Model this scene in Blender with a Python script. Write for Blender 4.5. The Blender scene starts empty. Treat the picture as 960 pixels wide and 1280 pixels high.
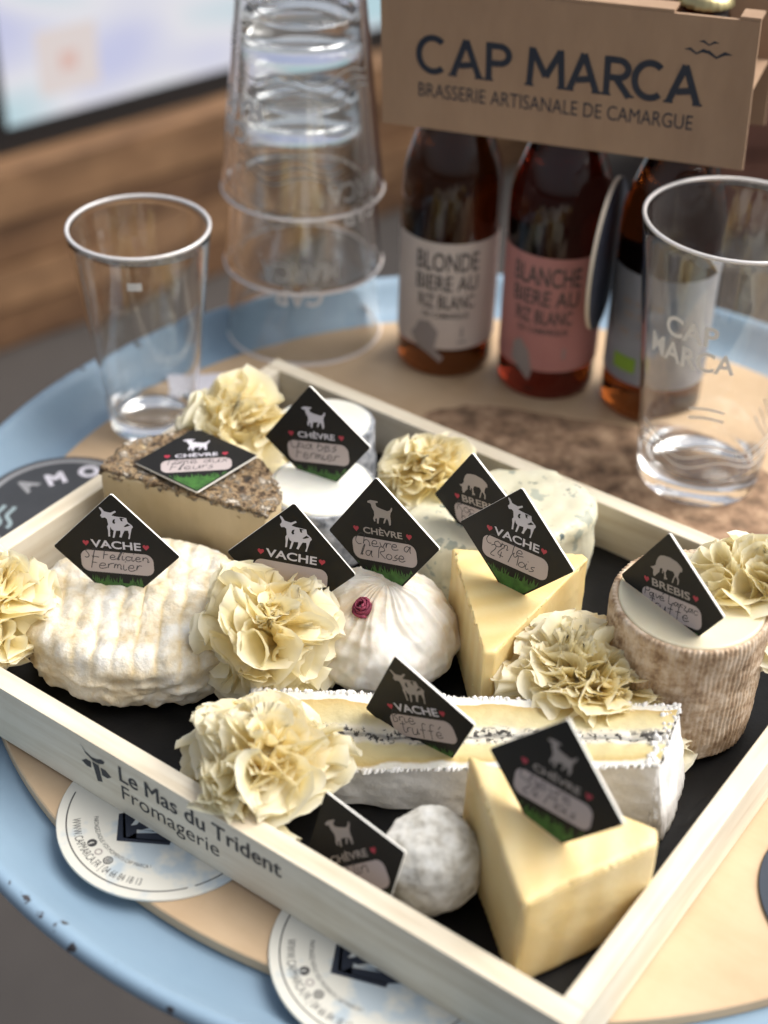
import bpy, bmesh, math, random
import numpy as np
from mathutils import Vector, Matrix, noise

scn = bpy.context.scene
COL = scn.collection
R = math.radians
PI = math.pi

# ------------------------------------------------------------------ camera, world, sun, exposure
cam = bpy.data.objects.new('camera', bpy.data.cameras.new('camera'))
COL.objects.link(cam)
scn.camera = cam
cam.matrix_world = (Matrix.Translation((0.136913, -0.324968, 0.522656)) @ Matrix.Rotation(0.609256, 4, 'Z')
                    @ Matrix.Rotation(0.931040, 4, 'X') @ Matrix.Rotation(0.027577, 4, 'Z'))
cam.data.sensor_fit = 'VERTICAL'
cam.data.sensor_height = 36
cam.data.sensor_width = 27
cam.data.lens = 54.949
cam.data.clip_start = 0.02
cam.data.clip_end = 200
cam.data.dof.use_dof = True
cam.data.dof.focus_distance = 0.725
cam.data.dof.aperture_fstop = 4.5

SUN_EL, SUN_AZ = 50, 46           # azimuth from +x towards +y
w = bpy.data.worlds.new('World')
scn.world = w
w.use_nodes = True
nt = w.node_tree
bg = nt.nodes['Background']
sky = nt.nodes.new('ShaderNodeTexSky')
sky.sky_type = 'NISHITA'
sky.sun_disc = False
sky.sun_elevation = R(SUN_EL)
sky.sun_rotation = R(90 - SUN_AZ)
sky.dust_density = 5
hs = nt.nodes.new('ShaderNodeHueSaturation')   # an overcast, nearly grey sky
hs.inputs['Saturation'].default_value = 0.42
nt.links.new(sky.outputs[0], hs.inputs['Color'])
nt.links.new(hs.outputs[0], bg.inputs['Color'])
bg.inputs['Strength'].default_value = 0.085
sl = bpy.data.lights.new('sun', 'SUN')
sl.energy = 2.1
sl.angle = R(55)
sl.color = (1.0, 0.96, 0.90)
sun = bpy.data.objects.new('sun', sl)
COL.objects.link(sun)
sd = Vector((math.cos(R(SUN_EL)) * math.cos(R(SUN_AZ)), math.cos(R(SUN_EL)) * math.sin(R(SUN_AZ)), math.sin(R(SUN_EL))))
sun.rotation_euler = sd.to_track_quat('Z', 'Y').to_euler()
scn.view_settings.view_transform = 'Standard'
scn.view_settings.look = 'None'
scn.view_settings.gamma = 1
scn.view_settings.exposure = 0.92
cy = scn.cycles
cy.use_denoising = True
cy.max_bounces = 24
cy.transmission_bounces = 24
cy.transparent_max_bounces = 16
cy.diffuse_bounces = 9
cy.glossy_bounces = 8
cy.blur_glossy = 1.0
cy.sample_clamp_indirect = 6

# ------------------------------------------------------------------ helpers
EF = np.array([-0.5723, 0.8201, 0.0])     # away from the photographer, along the table
ER = np.array([0.8201, 0.5723, 0.0])      # to the photographer's right


def nvec(v):
    return Vector((noise.noise(v + Vector((9.3, -1.5, -7.9))), noise.noise(v + Vector((2.1, 31.7, 4.4))), noise.noise(v + Vector((-17.2, 5.6, 11.9))))) * 1.25


class MB:
    def __init__(self):
        self.V, self.F, self.I, self.n = [], [], [], 0

    def add(self, v, f, mi=0):
        v = [tuple(map(float, p)) for p in v]
        self.V += v
        self.F += [tuple(int(i) + self.n for i in q) for q in f]
        self.I += [mi] * len(f)
        self.n += len(v)

    def box(self, a, b, mi=0):
        x0, y0, z0 = a
        x1, y1, z1 = b
        self.add([(x0, y0, z0), (x1, y0, z0), (x1, y1, z0), (x0, y1, z0), (x0, y0, z1), (x1, y0, z1), (x1, y1, z1), (x0, y1, z1)],
                 [(0, 3, 2, 1), (4, 5, 6, 7), (0, 1, 5, 4), (1, 2, 6, 5), (2, 3, 7, 6), (3, 0, 4, 7)], mi)

    def obox(self, o, ux, uy, a, b, mi=0):
        """box in a rotated frame: o + x*ux + y*uy + z"""
        m = MB()
        m.box(a, b)
        o, ux, uy = np.array(o, float), np.array(ux, float), np.array(uy, float)
        self.add([o + p[0] * ux + p[1] * uy + np.array([0, 0, p[2]]) for p in m.V], m.F, mi)

    def prism(self, poly, z0, z1, mi=0, top=None):
        n = len(poly)
        top = top or [z1] * n
        v = [(x, y, z0) for x, y in poly] + [(x, y, top[i]) for i, (x, y) in enumerate(poly)]
        f = [tuple(range(n))[::-1], tuple(range(n, 2 * n))] + [(i, (i + 1) % n, n + (i + 1) % n, n + i) for i in range(n)]
        self.add(v, f, mi)

    def lathe(self, prof, n=64, mi=0, closed=False, c=(0, 0, 0)):
        v = []
        for r, z in prof:
            for k in range(n):
                a = 2 * PI * k / n
                v.append((c[0] + r * math.cos(a), c[1] + r * math.sin(a), c[2] + z))
        f = []
        m = len(prof)
        for i in range(m if closed else m - 1):
            j = (i + 1) % m
            for k in range(n):
                l = (k + 1) % n
                f.append((i * n + k, i * n + l, j * n + l, j * n + k))
        if not closed:
            if prof[0][0] > 0:
                f.append(tuple(range(n))[::-1])
            if prof[-1][0] > 0:
                f.append(tuple((m - 1) * n + k for k in range(n)))
        self.add(v, f, mi)

    def build(self, name, mats, parent=None, loc=(0, 0, 0), smooth=False, sharp=None, weld=False):
        me = bpy.data.meshes.new(name)
        l = np.array(loc, float)
        me.from_pydata([tuple(np.array(p) - l) for p in self.V], [], self.F)
        for m in (mats if isinstance(mats, (list, tuple)) else [mats]):
            me.materials.append(m)
        me.polygons.foreach_set('material_index', self.I)
        if weld:
            bm = bmesh.new()
            bm.from_mesh(me)
            bmesh.ops.remove_doubles(bm, verts=bm.verts, dist=1e-6)
            bm.to_mesh(me)
            bm.free()
        if smooth:
            me.polygons.foreach_set('use_smooth', [True] * len(me.polygons))
            if sharp:
                me.set_sharp_from_angle(angle=R(sharp))
        me.update()
        o = bpy.data.objects.new(name, me)
        COL.objects.link(o)
        if parent:
            o.parent = parent
            o.location = tuple(l)
        else:
            o.location = tuple(l)
        return o


def tag(o, label=None, cat=None, group=None, kind=None):
    if label:
        o['label'] = label
    if cat:
        o['category'] = cat
    if group:
        o['group'] = group
    if kind:
        o['kind'] = kind
    return o


def thing(name, label, cat, loc=(0, 0, 0), group=None):
    o = bpy.data.objects.new(name, None)
    COL.objects.link(o)
    o.location = loc
    o.empty_display_size = 0.01
    return tag(o, label, cat, group)


def bevel(o, wd, seg=2):
    m = o.modifiers.new('bevel', 'BEVEL')
    m.width = wd
    m.segments = seg
    m.limit_method = 'ANGLE'
    m.angle_limit = R(40)
    return o


# ---- materials
def mat(name, col, rough=0.5, **k):
    m = bpy.data.materials.new(name)
    m.use_nodes = True
    b = m.node_tree.nodes['Principled BSDF']
    b.inputs['Base Color'].default_value = (*col, 1)
    b.inputs['Roughness'].default_value = rough
    for kk, v in k.items():
        b.inputs[kk].default_value = v
    return m


def N(m, t, **k):
    n = m.node_tree.nodes.new(t)
    for a, v in k.items():
        if hasattr(n, a):
            setattr(n, a, v)
        else:
            n.inputs[a].default_value = v
    return n


def L(m, a, b):
    m.node_tree.links.new(a, b)


def coords(m, scale=(1, 1, 1), rot=(0, 0, 0)):
    tc = N(m, 'ShaderNodeTexCoord')
    mp = N(m, 'ShaderNodeMapping')
    mp.inputs['Scale'].default_value = scale
    mp.inputs['Rotation'].default_value = rot
    L(m, tc.outputs['Object'], mp.inputs['Vector'])
    return mp.outputs['Vector']


def set_ramp(r, stops):
    e = r.color_ramp.elements
    e.remove(e[1])
    e[0].position = stops[0][0]
    e[0].color = (*stops[0][1], 1)
    for p, c in stops[1:]:
        e.new(p).color = (*c, 1)


def noise_ramp(m, vec, scale, stops, detail=6, rough=0.6, typ='noise'):
    if typ == 'noise':
        n = N(m, 'ShaderNodeTexNoise')
        n.inputs['Detail'].default_value = detail
        n.inputs['Roughness'].default_value = rough
        out = n.outputs['Fac']
    elif typ == 'cell':
        n = N(m, 'ShaderNodeTexVoronoi')
        out = n.outputs['Distance']
    n.inputs['Scale'].default_value = scale
    L(m, vec, n.inputs['Vector'])
    r = N(m, 'ShaderNodeValToRGB')
    set_ramp(r, stops)
    L(m, out, r.inputs['Fac'])
    return r.outputs['Color'], out


def bump(m, vec, scale, strength, dist, detail=8, prev=None):
    n = N(m, 'ShaderNodeTexNoise')
    n.inputs['Scale'].default_value = scale
    n.inputs['Detail'].default_value = detail
    n.inputs['Roughness'].default_value = 0.65
    L(m, vec, n.inputs['Vector'])
    b = N(m, 'ShaderNodeBump')
    b.inputs['Strength'].default_value = strength
    b.inputs['Distance'].default_value = dist
    L(m, n.outputs['Fac'], b.inputs['Height'])
    if prev:
        L(m, prev, b.inputs['Normal'])
    return b.outputs['Normal']


def mixc(m, fac, a, b, typ='MIX'):
    n = N(m, 'ShaderNodeMix', data_type='RGBA', blend_type=typ)
    if isinstance(fac, float):
        n.inputs[0].default_value = fac
    else:
        L(m, fac, n.inputs[0])
    for i, s in ((6, a), (7, b)):
        if isinstance(s, tuple):
            n.inputs[i].default_value = (*s, 1)
        else:
            L(m, s, n.inputs[i])
    return n.outputs[2]


def P(m):
    return m.node_tree.nodes['Principled BSDF']


def noisy(name, stops, scale, rough=0.6, bscale=None, bstr=0.3, bdist=0.001, stretch=(1, 1, 1), spots=None, sss=0.0, sssr=(0.006, 0.004, 0.002), typ='noise', **k):
    """colour from noise, bump from noise, optional sparse spots (scale, threshold, colour)"""
    m = mat(name, stops[0][1], rough, **k)
    v = coords(m, stretch)
    c, _ = noise_ramp(m, v, scale, stops, typ=typ)
    if spots:
        for (s, th, sc) in spots:
            f, _ = noise_ramp(m, coords(m), s, [(th, (0, 0, 0)), (th + 0.04, (1, 1, 1))], detail=3)
            c = mixc(m, f, c, sc)
    L(m, c, P(m).inputs['Base Color'])
    if bscale:
        L(m, bump(m, v, bscale, bstr, bdist), P(m).inputs['Normal'])
    if sss:
        P(m).inputs['Subsurface Weight'].default_value = sss
        P(m).inputs['Subsurface Radius'].default_value = sssr
        P(m).inputs['Subsurface Scale'].default_value = 1.0
    return m


def glass(name, col=(1, 1, 1), rough=0.0, ior=1.47):
    return mat(name, col, rough, **{'Transmission Weight': 1.0, 'IOR': ior})


# ---- lettering: built-in font turned into flat triangles
_tc = {}


def text2d(s, bold=0.0, sx=1.0):
    key = (s, bold, sx)
    if key in _tc:
        return _tc[key]
    cu = bpy.data.curves.new('lettering', 'FONT')
    cu.body = s
    cu.size = 1
    cu.offset = bold
    cu.resolution_u = 4
    ob = bpy.data.objects.new('lettering', cu)
    COL.objects.link(ob)
    dg = bpy.context.evaluated_depsgraph_get()
    dg.update()
    ev = ob.evaluated_get(dg)
    me = ev.to_mesh()
    v = np.array([tuple(p.co)[:2] for p in me.vertices])
    f = [tuple(p.vertices) for p in me.polygons]
    ev.to_mesh_clear()
    bpy.data.objects.remove(ob)
    bpy.data.curves.remove(cu)
    v[:, 0] -= v[:, 0].min()
    v[:, 0] *= sx
    _tc[key] = (v, f)
    return v, f


def line2d(s, height, width=None, bold=0.0, ref='H'):
    """flat text, baseline at 0, left at 0, capital height as given; width fitted if given"""
    v, f = text2d(s, bold)
    h = text2d(ref, bold)[0]
    k = height / (h[:, 1].max() - max(h[:, 1].min(), -0.05))
    v = v * k
    if width:
        v = v * np.array([width / v[:, 0].max(), 1])
    return v, f


def fine(v, f, maxlen):
    """triangles cut small enough to follow a curve"""
    bm = bmesh.new()
    vs = [bm.verts.new((p[0], p[1], 0)) for p in v]
    for q in f:
        try:
            bm.faces.new([vs[i] for i in q])
        except ValueError:
            pass
    bmesh.ops.triangulate(bm, faces=bm.faces)
    for _ in range(4):
        es = [e for e in bm.edges if e.calc_length() > maxlen]
        if not es:
            break
        bmesh.ops.subdivide_edges(bm, edges=es, cuts=1)
        bmesh.ops.triangulate(bm, faces=[q for q in bm.faces if len(q.verts) > 3])
    bm.verts.index_update()
    o = np.array([tuple(p.co)[:2] for p in bm.verts]), [tuple(p.index for p in q.verts) for q in bm.faces]
    bm.free()
    return o


def fill2d(pts):
    from mathutils.geometry import tessellate_polygon
    t = tessellate_polygon([[Vector((p[0], p[1], 0)) for p in pts]])
    fs = []
    P2 = np.array(pts, float)
    for q in t:
        a, b, c = P2[list(q)]
        cr = (b[0] - a[0]) * (c[1] - a[1]) - (b[1] - a[1]) * (c[0] - a[0])
        fs.append(tuple(q) if cr > 0 else tuple(q)[::-1])
    return P2, fs


def ribbon2d(pts, wd):
    p = np.array(pts, float)
    t = np.gradient(p, axis=0)
    t /= np.linalg.norm(t, axis=1)[:, None] + 1e-12
    nn = np.c_[-t[:, 1], t[:, 0]] * wd / 2
    v = np.r_[p + nn, p - nn]
    k = len(p)
    return v, [(i + k, i + 1 + k, i + 1, i) for i in range(k - 1)]


def chaikin(p, n=2):
    p = [np.array(q, float) for q in p]
    for _ in range(n):
        if len(p) < 3:
            break
        o = [p[0]]
        for a, b in zip(p[:-1], p[1:]):
            o += [a * .75 + b * .25, a * .25 + b * .75]
        o.append(p[-1])
        p = o
    return p


def disc2d(cx, cy, r, n=24, ry=None):
    return [(cx + r * math.cos(2 * PI * i / n), cy + (ry or r) * math.sin(2 * PI * i / n)) for i in range(n)]


def ring2d(r0, r1, a0=0, a1=2 * PI, n=96):
    v = []
    for i in range(n + 1):
        a = a0 + (a1 - a0) * i / n
        v += [(r0 * math.cos(a), r0 * math.sin(a)), (r1 * math.cos(a), r1 * math.sin(a))]
    return np.array(v), [(2 * i, 2 * i + 1, 2 * i + 3, 2 * i + 2) for i in range(n)]


GLY = {'a': '43 24 03 01 20 32 44|44 41 50', 'c': '43 24 03 01 20 41', 'e': '02 42 34 14 02 10 30 51', 'f': '58 39 27 2c|04 44',
       'g': '43 24 03 01 20 42 44|44 4b 2a 0c', 'h': '08 00 03 24 43 40 51', 'i': '04 01 10 21|06 16', 'l': '00 28 37 11 10 21',
       'm': '04 00 03 14 23 20 23 34 43 40 51', 'n': '04 00 03 24 43 40 51', 'o': '24 03 01 20 41 43 24', 'r': '04 00 03 14 24 34',
       's': '34 13 12 32 31 10 00', 't': '28 21 30 41|06 46', 'u': '04 01 10 30 44|44 40 51', 'v': '04 20 44', 'x': '04 40|44 00',
       'z': '04 34 00 40', 'b': '08 00 03 24 42 20 00', 'd': '44 24 03 01 20 42 48 40', 'é': '02 42 34 14 02 10 30 51|26 48',
       'à': '43 24 03 01 20 32 44|44 41 50|16 08', 'S': '47 18 06 24 42 20 01', 'T': '08 58|28 20', 'F': '08 58|18 10|14 44',
       'C': '57 38 05 02 20 41', 'R': '00 08 47 45 04 50', 'M': '00 18 34 58 60', 'P': '00 08 38 46 34 04', 'L': '08 01 10 50',
       'B': '00 08 38 46 04 42 20 00', 'G': '57 38 05 02 20 42 44 24', '2': '06 28 46 00 40', '4': '38 02 52|35 30'}


def hand(s, x0, y0, size, wd, seed=1):
    """handwriting as thin pen strokes"""
    rnd = random.Random(seed)
    x = 0
    out = []
    for ch in s:
        if ch == ' ':
            x += 3.2
            continue
        mx = 0
        for st in GLY[ch].split('|'):
            pts = []
            for q in st.split():
                px = int(q[0])
                py = int(q[1]) if q[1].isdigit() else 'dcba'.index(q[1]) - 0 - 1 - 2 * 'dcba'.index(q[1])
                mx = max(mx, px)
                pts.append((px + rnd.uniform(-.25, .25), py + rnd.uniform(-.3, .3)))
            pts = chaikin(pts)
            out.append([(x0 + (x + p[0] + 0.22 * p[1]) * size, y0 + p[1] * size) for p in pts])
        x += mx + 0.7
    return [ribbon2d(p, wd) for p in out], (x * size)


# ------------------------------------------------------------------ materials
def wood(name, a, b, stretch, rough=0.55, scale=55):
    m = mat(name, a, rough)
    v = coords(m, stretch)
    c, f = noise_ramp(m, v, scale, [(0.3, b), (0.55, a), (0.8, tuple(min(1, x * 1.06) for x in a))], detail=8)
    c2, _ = noise_ramp(m, coords(m), 14, [(0.35, tuple(x * 0.9 for x in a)), (0.65, (1, 1, 1))])
    c = mixc(m, 0.35, c, c2, 'MULTIPLY')
    L(m, c, P(m).inputs['Base Color'])
    L(m, bump(m, v, scale * 2, 0.25, 0.0006), P(m).inputs['Normal'])
    return m


M = {}
PALE, PALE2 = (0.76, 0.69, 0.56), (0.62, 0.53, 0.39)
M['box_x'] = wood('pale_poplar_long', PALE, PALE2, (0.09, 1.2, 1.2), scale=120)
M['box_y'] = wood('pale_poplar_cross', PALE, PALE2, (1.2, 0.09, 1.2), scale=120)
M['print'] = mat('dark_grey_print', (0.045, 0.043, 0.045), 0.7)
M['slate'] = noisy('black_slate', [(0.35, (0.002, 0.002, 0.002)), (0.7, (0.006, 0.006, 0.007))], 18, rough=0.38, **{'Specular IOR Level': 0.25}, bscale=45, bstr=0.35, bdist=0.0015)
M['board'] = wood('plywood_board', (0.60, 0.44, 0.28), (0.53, 0.375, 0.225), (0.2, 1.0, 1.0), scale=22)
M['card_black'] = mat('matt_black_card', (0.0085, 0.008, 0.0078), 0.55, **{'Specular IOR Level': .3})
M['card_edge'] = mat('white_card_core', (0.8, 0.79, 0.74), 0.5)
M['white'] = mat('white_ink', (0.62, 0.60, 0.66), 0.5)
M['grey_ink'] = mat('warm_grey_ink', (0.36, 0.315, 0.29), 0.5)
M['pill'] = mat('writing_field', (0.48, 0.41, 0.40), 0.45)
M['green'] = noisy('grass_green_ink', [(0.3, (0.02, 0.07, 0.012)), (0.7, (0.06, 0.19, 0.03))], 260, rough=0.5)
M['red'] = mat('red_heart_ink', (0.42, 0.03, 0.06), 0.5)
M['ink'] = mat('black_pen', (0.02, 0.02, 0.03), 0.5)
M['glass'] = glass('clear_glass', (0.985, 0.99, 0.985))
M['etch'] = mat('white_enamel_print', (0.72, 0.70, 0.68), 0.5)
M['navy'] = mat('navy_print', (0.012, 0.018, 0.035), 0.6)


# ------------------------------------------------------------------ setting: floor
m = noisy('floor_concrete', [(0.3, (0.033, 0.028, 0.026)), (0.7, (0.058, 0.050, 0.045))], 3.0, rough=0.75, bscale=30, bstr=0.2, bdist=0.003)
b = MB()
b.add([(-60, -60, -.72), (60, -60, -.72), (60, 60, -.72), (-60, 60, -.72)], [(0, 1, 2, 3)])
tag(b.build('floor', m), kind='structure')

# ------------------------------------------------------------------ blue metal tray table with round board
TC = (-0.1775, 0.248)
BZ = -0.0016                     # top of the board
m = mat('blue_enamel', (0.22, 0.40, 0.66), 0.38)
v = coords(m)
c0, _ = noise_ramp(m, v, 9, [(0.3, (0.21, 0.31, 0.41)), (0.7, (0.26, 0.365, 0.47))])
sep = N(m, 'ShaderNodeSeparateXYZ')
L(m, v, sep.inputs[0])
d2 = N(m, 'ShaderNodeVectorMath', operation='LENGTH')
cx = N(m, 'ShaderNodeCombineXYZ')
L(m, sep.outputs[0], cx.inputs[0])
L(m, sep.outputs[1], cx.inputs[1])
L(m, cx.outputs[0], d2.inputs[0])
mr = N(m, 'ShaderNodeMapRange')
mr.inputs[1].default_value = 0.300
mr.inputs[2].default_value = 0.3155
mr.inputs[3].default_value = 0.0
mr.inputs[4].default_value = 0.20
L(m, d2.outputs['Value'], mr.inputs[0])
nz = N(m, 'ShaderNodeTexNoise')
nz.inputs['Scale'].default_value = 130
nz.inputs['Detail'].default_value = 5
L(m, v, nz.inputs['Vector'])
ad = N(m, 'ShaderNodeMath', operation='ADD')
L(m, nz.outputs['Fac'], ad.inputs[0])
L(m, mr.outputs[0], ad.inputs[1])
gt = N(m, 'ShaderNodeMapRange')
gt.inputs[1].default_value = 0.815
gt.inputs[2].default_value = 0.835
L(m, ad.outputs[0], gt.inputs[0])
L(m, mixc(m, gt.outputs[0], c0, (0.05, 0.045, 0.05)), P(m).inputs['Base Color'])
L(m, bump(m, v, 40, 0.08, 0.001), P(m).inputs['Normal'])
M['blue'] = m
t = thing('tray_table', 'round light blue metal tray table with chipped raised rim', 'table', (*TC, -0.72))
b = MB()
b.lathe([(0.0, -.0085), (.283, -.0085), (.293, -.0075), (.301, -.003), (.309, .006), (.3125, .0098), (.3155, .0112), (.3185, .0098), (.3195, .0065),
         (.3185, .0035), (.3160, .003), (.3135, .0015), (.3045, -.009), (.296, -.0125), (0.0, -.0125)], 160, c=(*TC, 0))
b.build('tray', M['blue'], t, smooth=True, loc=(0, 0, 0))
t2 = t
b = MB()
b.lathe([(.03, -.0128), (.022, -.05), (.022, -.66), (.05, -.69), (.19, -.705), (.19, -.719), (0.0, -.719)], 40, c=(*TC, 0))
b.build('pedestal', mat('dark_iron', (0.05, 0.05, 0.055), 0.5, Metallic=0.6), t, smooth=True, sharp=40)
for ch in t.children:
    for vv in ch.data.vertices:
        vv.co -= Vector((*TC, 0))
    ch.location = (0, 0, .72)

b = MB()
b.lathe([(0.0, BZ - .0065), (.276, BZ - .0065), (.2772, BZ - .006), (.2772, BZ - .0006), (.2765, BZ), (0.0, BZ)], 160, c=(*TC, 0))
o = b.build('round_board', M['board'], loc=(*TC, BZ), smooth=True, sharp=40)
tag(o, 'round tan plywood board lying inside the blue tray', 'board')

# mottled brown mat under the right glass
m = noisy('mottled_brown', [(0.36, (0.20, 0.13, 0.08)), (0.5, (0.38, 0.25, 0.16)), (0.64, (0.54, 0.38, 0.25))], 70, rough=0.85, bscale=90, bstr=0.5, bdist=0.001)
cc, _ = noise_ramp(m, coords(m), 60, [(0.35, (0.30, 0.20, 0.12)), (0.65, (1.0, 0.95, 0.9))])
bc = P(m).inputs['Base Color']
L(m, mixc(m, 0.6, bc.links[0].from_socket, cc, 'MULTIPLY'), bc)
pts = [(-.310, .335), (-.304, .355), (-.288, .374), (-.270, .386), (-.248, .392), (-.225, .402), (-.2, .413), (-.17, .424), (-.14, .428), (-.105, .42), (-.07, .40), (-.045, .37),
       (-.035, .335), (-.05, .312), (-.30, .312)]
pts = [tuple(p) for p in chaikin(pts + [pts[0]], 2)][:-1]
pts = [(p[0] + .003 * noise.noise(Vector((p[0] * 90, p[1] * 90, 0))), p[1] + .003 * noise.noise(Vector((p[0] * 90, p[1] * 90, 5)))) for p in pts]
v2, f2 = fill2d(pts)
b = MB()
n2 = len(v2)
b.add([(p[0], p[1], BZ + .0008) for p in v2], f2)
b.add([(p[0], p[1], BZ + .0001) for p in v2] + [(p[0], p[1], BZ + .0008) for p in v2], [(i, (i + 1) % n2, n2 + (i + 1) % n2, n2 + i) for i in range(n2)])
o = b.build('mat', m, loc=(-.17, .37, BZ))
tag(o, 'mottled brown cork mat on the board behind the crate', 'mat')

# ------------------------------------------------------------------ wooden crate
BW, BL, BH, BT = 0.3806, 0.30, 0.0340, 0.0099
t = thing('wooden_crate', 'shallow pale wooden crate of cheeses printed with a dairy name', 'crate', (-BW / 2, BL / 2, 0))


def under(parent, o):
    """keep world place when parented to a thing at a location"""
    o.location = Vector(o.location) - parent.location
    return o


b = MB()
b.box((-BW, 0, 0), (0, BT, BH))


def on_front(v2, f2, mi=1, y=-0.00012):
    b.add([(p[0], y, p[1]) for p in v2], f2, mi)


v2, f2 = line2d('Le Mas du Trident', 0.0089, 0.0900)
for q_, (dx, dz) in enumerate(((-.00026, 0), (0, -.00016), (.00026, 0), (0, .00016))):
    on_front(v2 + np.array([-.2260 + dx, .0203 + dz]), f2, y=-.00012 - .00001 * q_)
v2, f2 = line2d('Fromagerie', 0.0084, 0.0558, bold=0.0)
on_front(v2 + np.array([-.2255, .0094]), f2)
for pp in ([(-.2488, .0292), (-.2463, .0262), (-.2425, .0245), (-.2392, .0252), (-.2365, .0268), (-.2345, .0265), (-.2352, .0245), (-.2385, .0228), (-.2420, .0226), (-.2462, .0248)],
           [(-.2425, .0219), (-.2385, .0219), (-.2372, .0122), (-.2403, .0110)],
           [(-.2432, .0212), (-.2462, .0212), (-.2492, .0186), (-.2462, .0168), (-.2435, .0172)],
           [(-.2376, .0212), (-.2345, .0212), (-.2312, .0188), (-.2338, .0166), (-.2370, .0166)]):
    v2, f2 = fill2d(pp)
    on_front(v2, f2)
under(t, bevel(b.build('front_board', [M['box_x'], M['print']], t), .0006))
b = MB()
b.box((-BW, BL - BT, 0), (0, BL, BH))
under(t, bevel(b.build('back_board', M['box_x'], t), .0006))
for x in (-BW, -BT):
    b = MB()
    b.box((x, BT + .0002, 0.0001), (x + BT, BL - BT - .0002, BH - .0001))
    under(t, bevel(b.build('end_board', M['box_y'], t), .0006))
b = MB()
b.box((-BW + BT + .0002, BT + .0002, .001), (-BT - .0002, BL - BT - .0002, .0045))
under(t, b.build('base_panel', M['box_x'], t))

b = MB()
nx, ny = 60, 48
x0, x1, y0, y1 = -BW + BT + .002, -BT - .002, BT + .002, BL - BT - .002
vs = []
for j in range(ny + 1):
    for i in range(nx + 1):
        x, y = x0 + (x1 - x0) * i / nx, y0 + (y1 - y0) * j / ny
        vs.append((x, y, .0072 + .0007 * noise.noise(Vector((x * 40, y * 40, 3)))))
fs = [(j * (nx + 1) + i, j * (nx + 1) + i + 1, (j + 1) * (nx + 1) + i + 1, (j + 1) * (nx + 1) + i) for j in range(ny) for i in range(nx)]
b.add(vs, fs)
b.add([(x0, y0, .0047), (x1, y0, .0047), (x1, y1, .0047), (x0, y1, .0047)], [(3, 2, 1, 0)])
o = b.build('slate', M['slate'], loc=((x0 + x1) / 2, (y0 + y1) / 2, .0047), smooth=True, sharp=50)
tag(o, 'black slate sheet lining the bottom of the wooden crate', 'slate')
FZ = .0078

# ------------------------------------------------------------------ coasters
m = mat('coaster_paper', (0.72, 0.70, 0.62), 0.6)
cl, _ = noise_ramp(m, coords(m), 26, [(0.52, (0.70, 0.68, 0.60)), (0.60, (0.46, 0.53, 0.57))], detail=4)
L(m, cl, P(m).inputs['Base Color'])
M['coaster'] = m
CR = 0.048


def arc_text(s, h, r, mid, span, bold=0.0, outward=False):
    """text along an arc; letters' feet towards the rim"""
    v2, f2 = line2d(s, h, bold=bold)
    wv = v2[:, 0].max()
    v2, f2 = fine(v2 * np.array([1.0 / wv, 1]), f2, 0.02)
    a = mid + (v2[:, 0] - 0.5) * span
    rr = r - v2[:, 1]
    return np.c_[rr * np.cos(a), rr * np.sin(a)], f2


def coaster_mesh(rot):
    b = MB()
    b.lathe([(0, 0), (CR - .0003, 0), (CR, .0003), (CR, .0012), (CR - .0003, .0015), (0, .0015)], 96)

    def top(v2, f2, mi=1, k=1):
        ca, sa = math.cos(rot), math.sin(rot)
        b.add([(p[0] * ca - p[1] * sa, p[0] * sa + p[1] * ca, .0015 + .00008 * k) for p in v2], f2, mi)
    for a0, a1 in ((-2.8, -0.62), (-0.55, 0.55), (0.62, 3.3)):
        top(*ring2d(.0432, .0438, a0, a1))
    mid = R(-101)
    top(*arc_text('WWW.CAPMARCA.FR | 04 66 84 18 13', .0036, .0408, mid, R(76)))
    top(*arc_text('PARTAGEZ-NOUS VOS MOMENTS CAP MARCA !', .0019, .0314, R(-100), R(80)))
    for k, a in enumerate((-114, -104, -93)):
        q = (.0347 * math.cos(R(a)), .0347 * math.sin(R(a)))
        if k == 1:
            top(*ring2d(.0012, .0019), mi=3) if False else top(np.array(ring2d(.0011, .0018)[0]) + np.array(q), ring2d(.0011, .0018)[1], mi=3)
        else:
            top(*fill2d(disc2d(*q, .0022)))
            if k == 0:
                v2, f2 = line2d('f', .0026, bold=.02)
                aa = R(a) + PI / 2
                v2 = (v2 - v2.mean(0)) @ np.array([[math.cos(aa), math.sin(aa)], [-math.sin(aa), math.cos(aa)]])
                top(v2 + np.array(q), f2, 4, 2)
            else:
                for r0, r1 in ((.0006, .0009), (.0013, .0016)):
                    rv, rf = ring2d(r0, r1, n=24)
                    top(rv + np.array(q), rf, 4, 2)
    # navy emblem: open frame with a sail between its arms
    for pp in ([(-.0165, -.0125), (-.0065, -.0245), (.0135, -.0125), (.0125, -.0105), (-.0045, -.0205), (-.0148, -.0105)],
               [(-.0148, -.0118), (-.0055, -.0215), (-.0005, -.0185), (-.0105, -.0068), (-.0165, -.0030), (-.0185, -.004)],
               [(-.0045, -.0212), (.0115, -.0118), (.0175, -.0048), (.0075, -.0085), (-.003, -.0165)],
               [(-.0105, -.0068), (-.004, -.0145), (.0075, -.0085), (.006, -.002), (.0, .004), (-.006, .001)]):
        top(*fill2d(pp), mi=2, k=1.5)
    for pp in ([(-.0088, -.0078), (-.0075, -.0145), (-.0058, -.0125), (-.0065, -.006)], [(-.002, -.0135), (.004, -.0098), (.0062, -.0075), (.0, -.0105)],
               [(-.0035, -.0065), (-.001, -.0095), (.0008, -.006), (-.001, -.0035)]):
        top(*fill2d(pp), mi=4, k=2.5)
    return b


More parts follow.
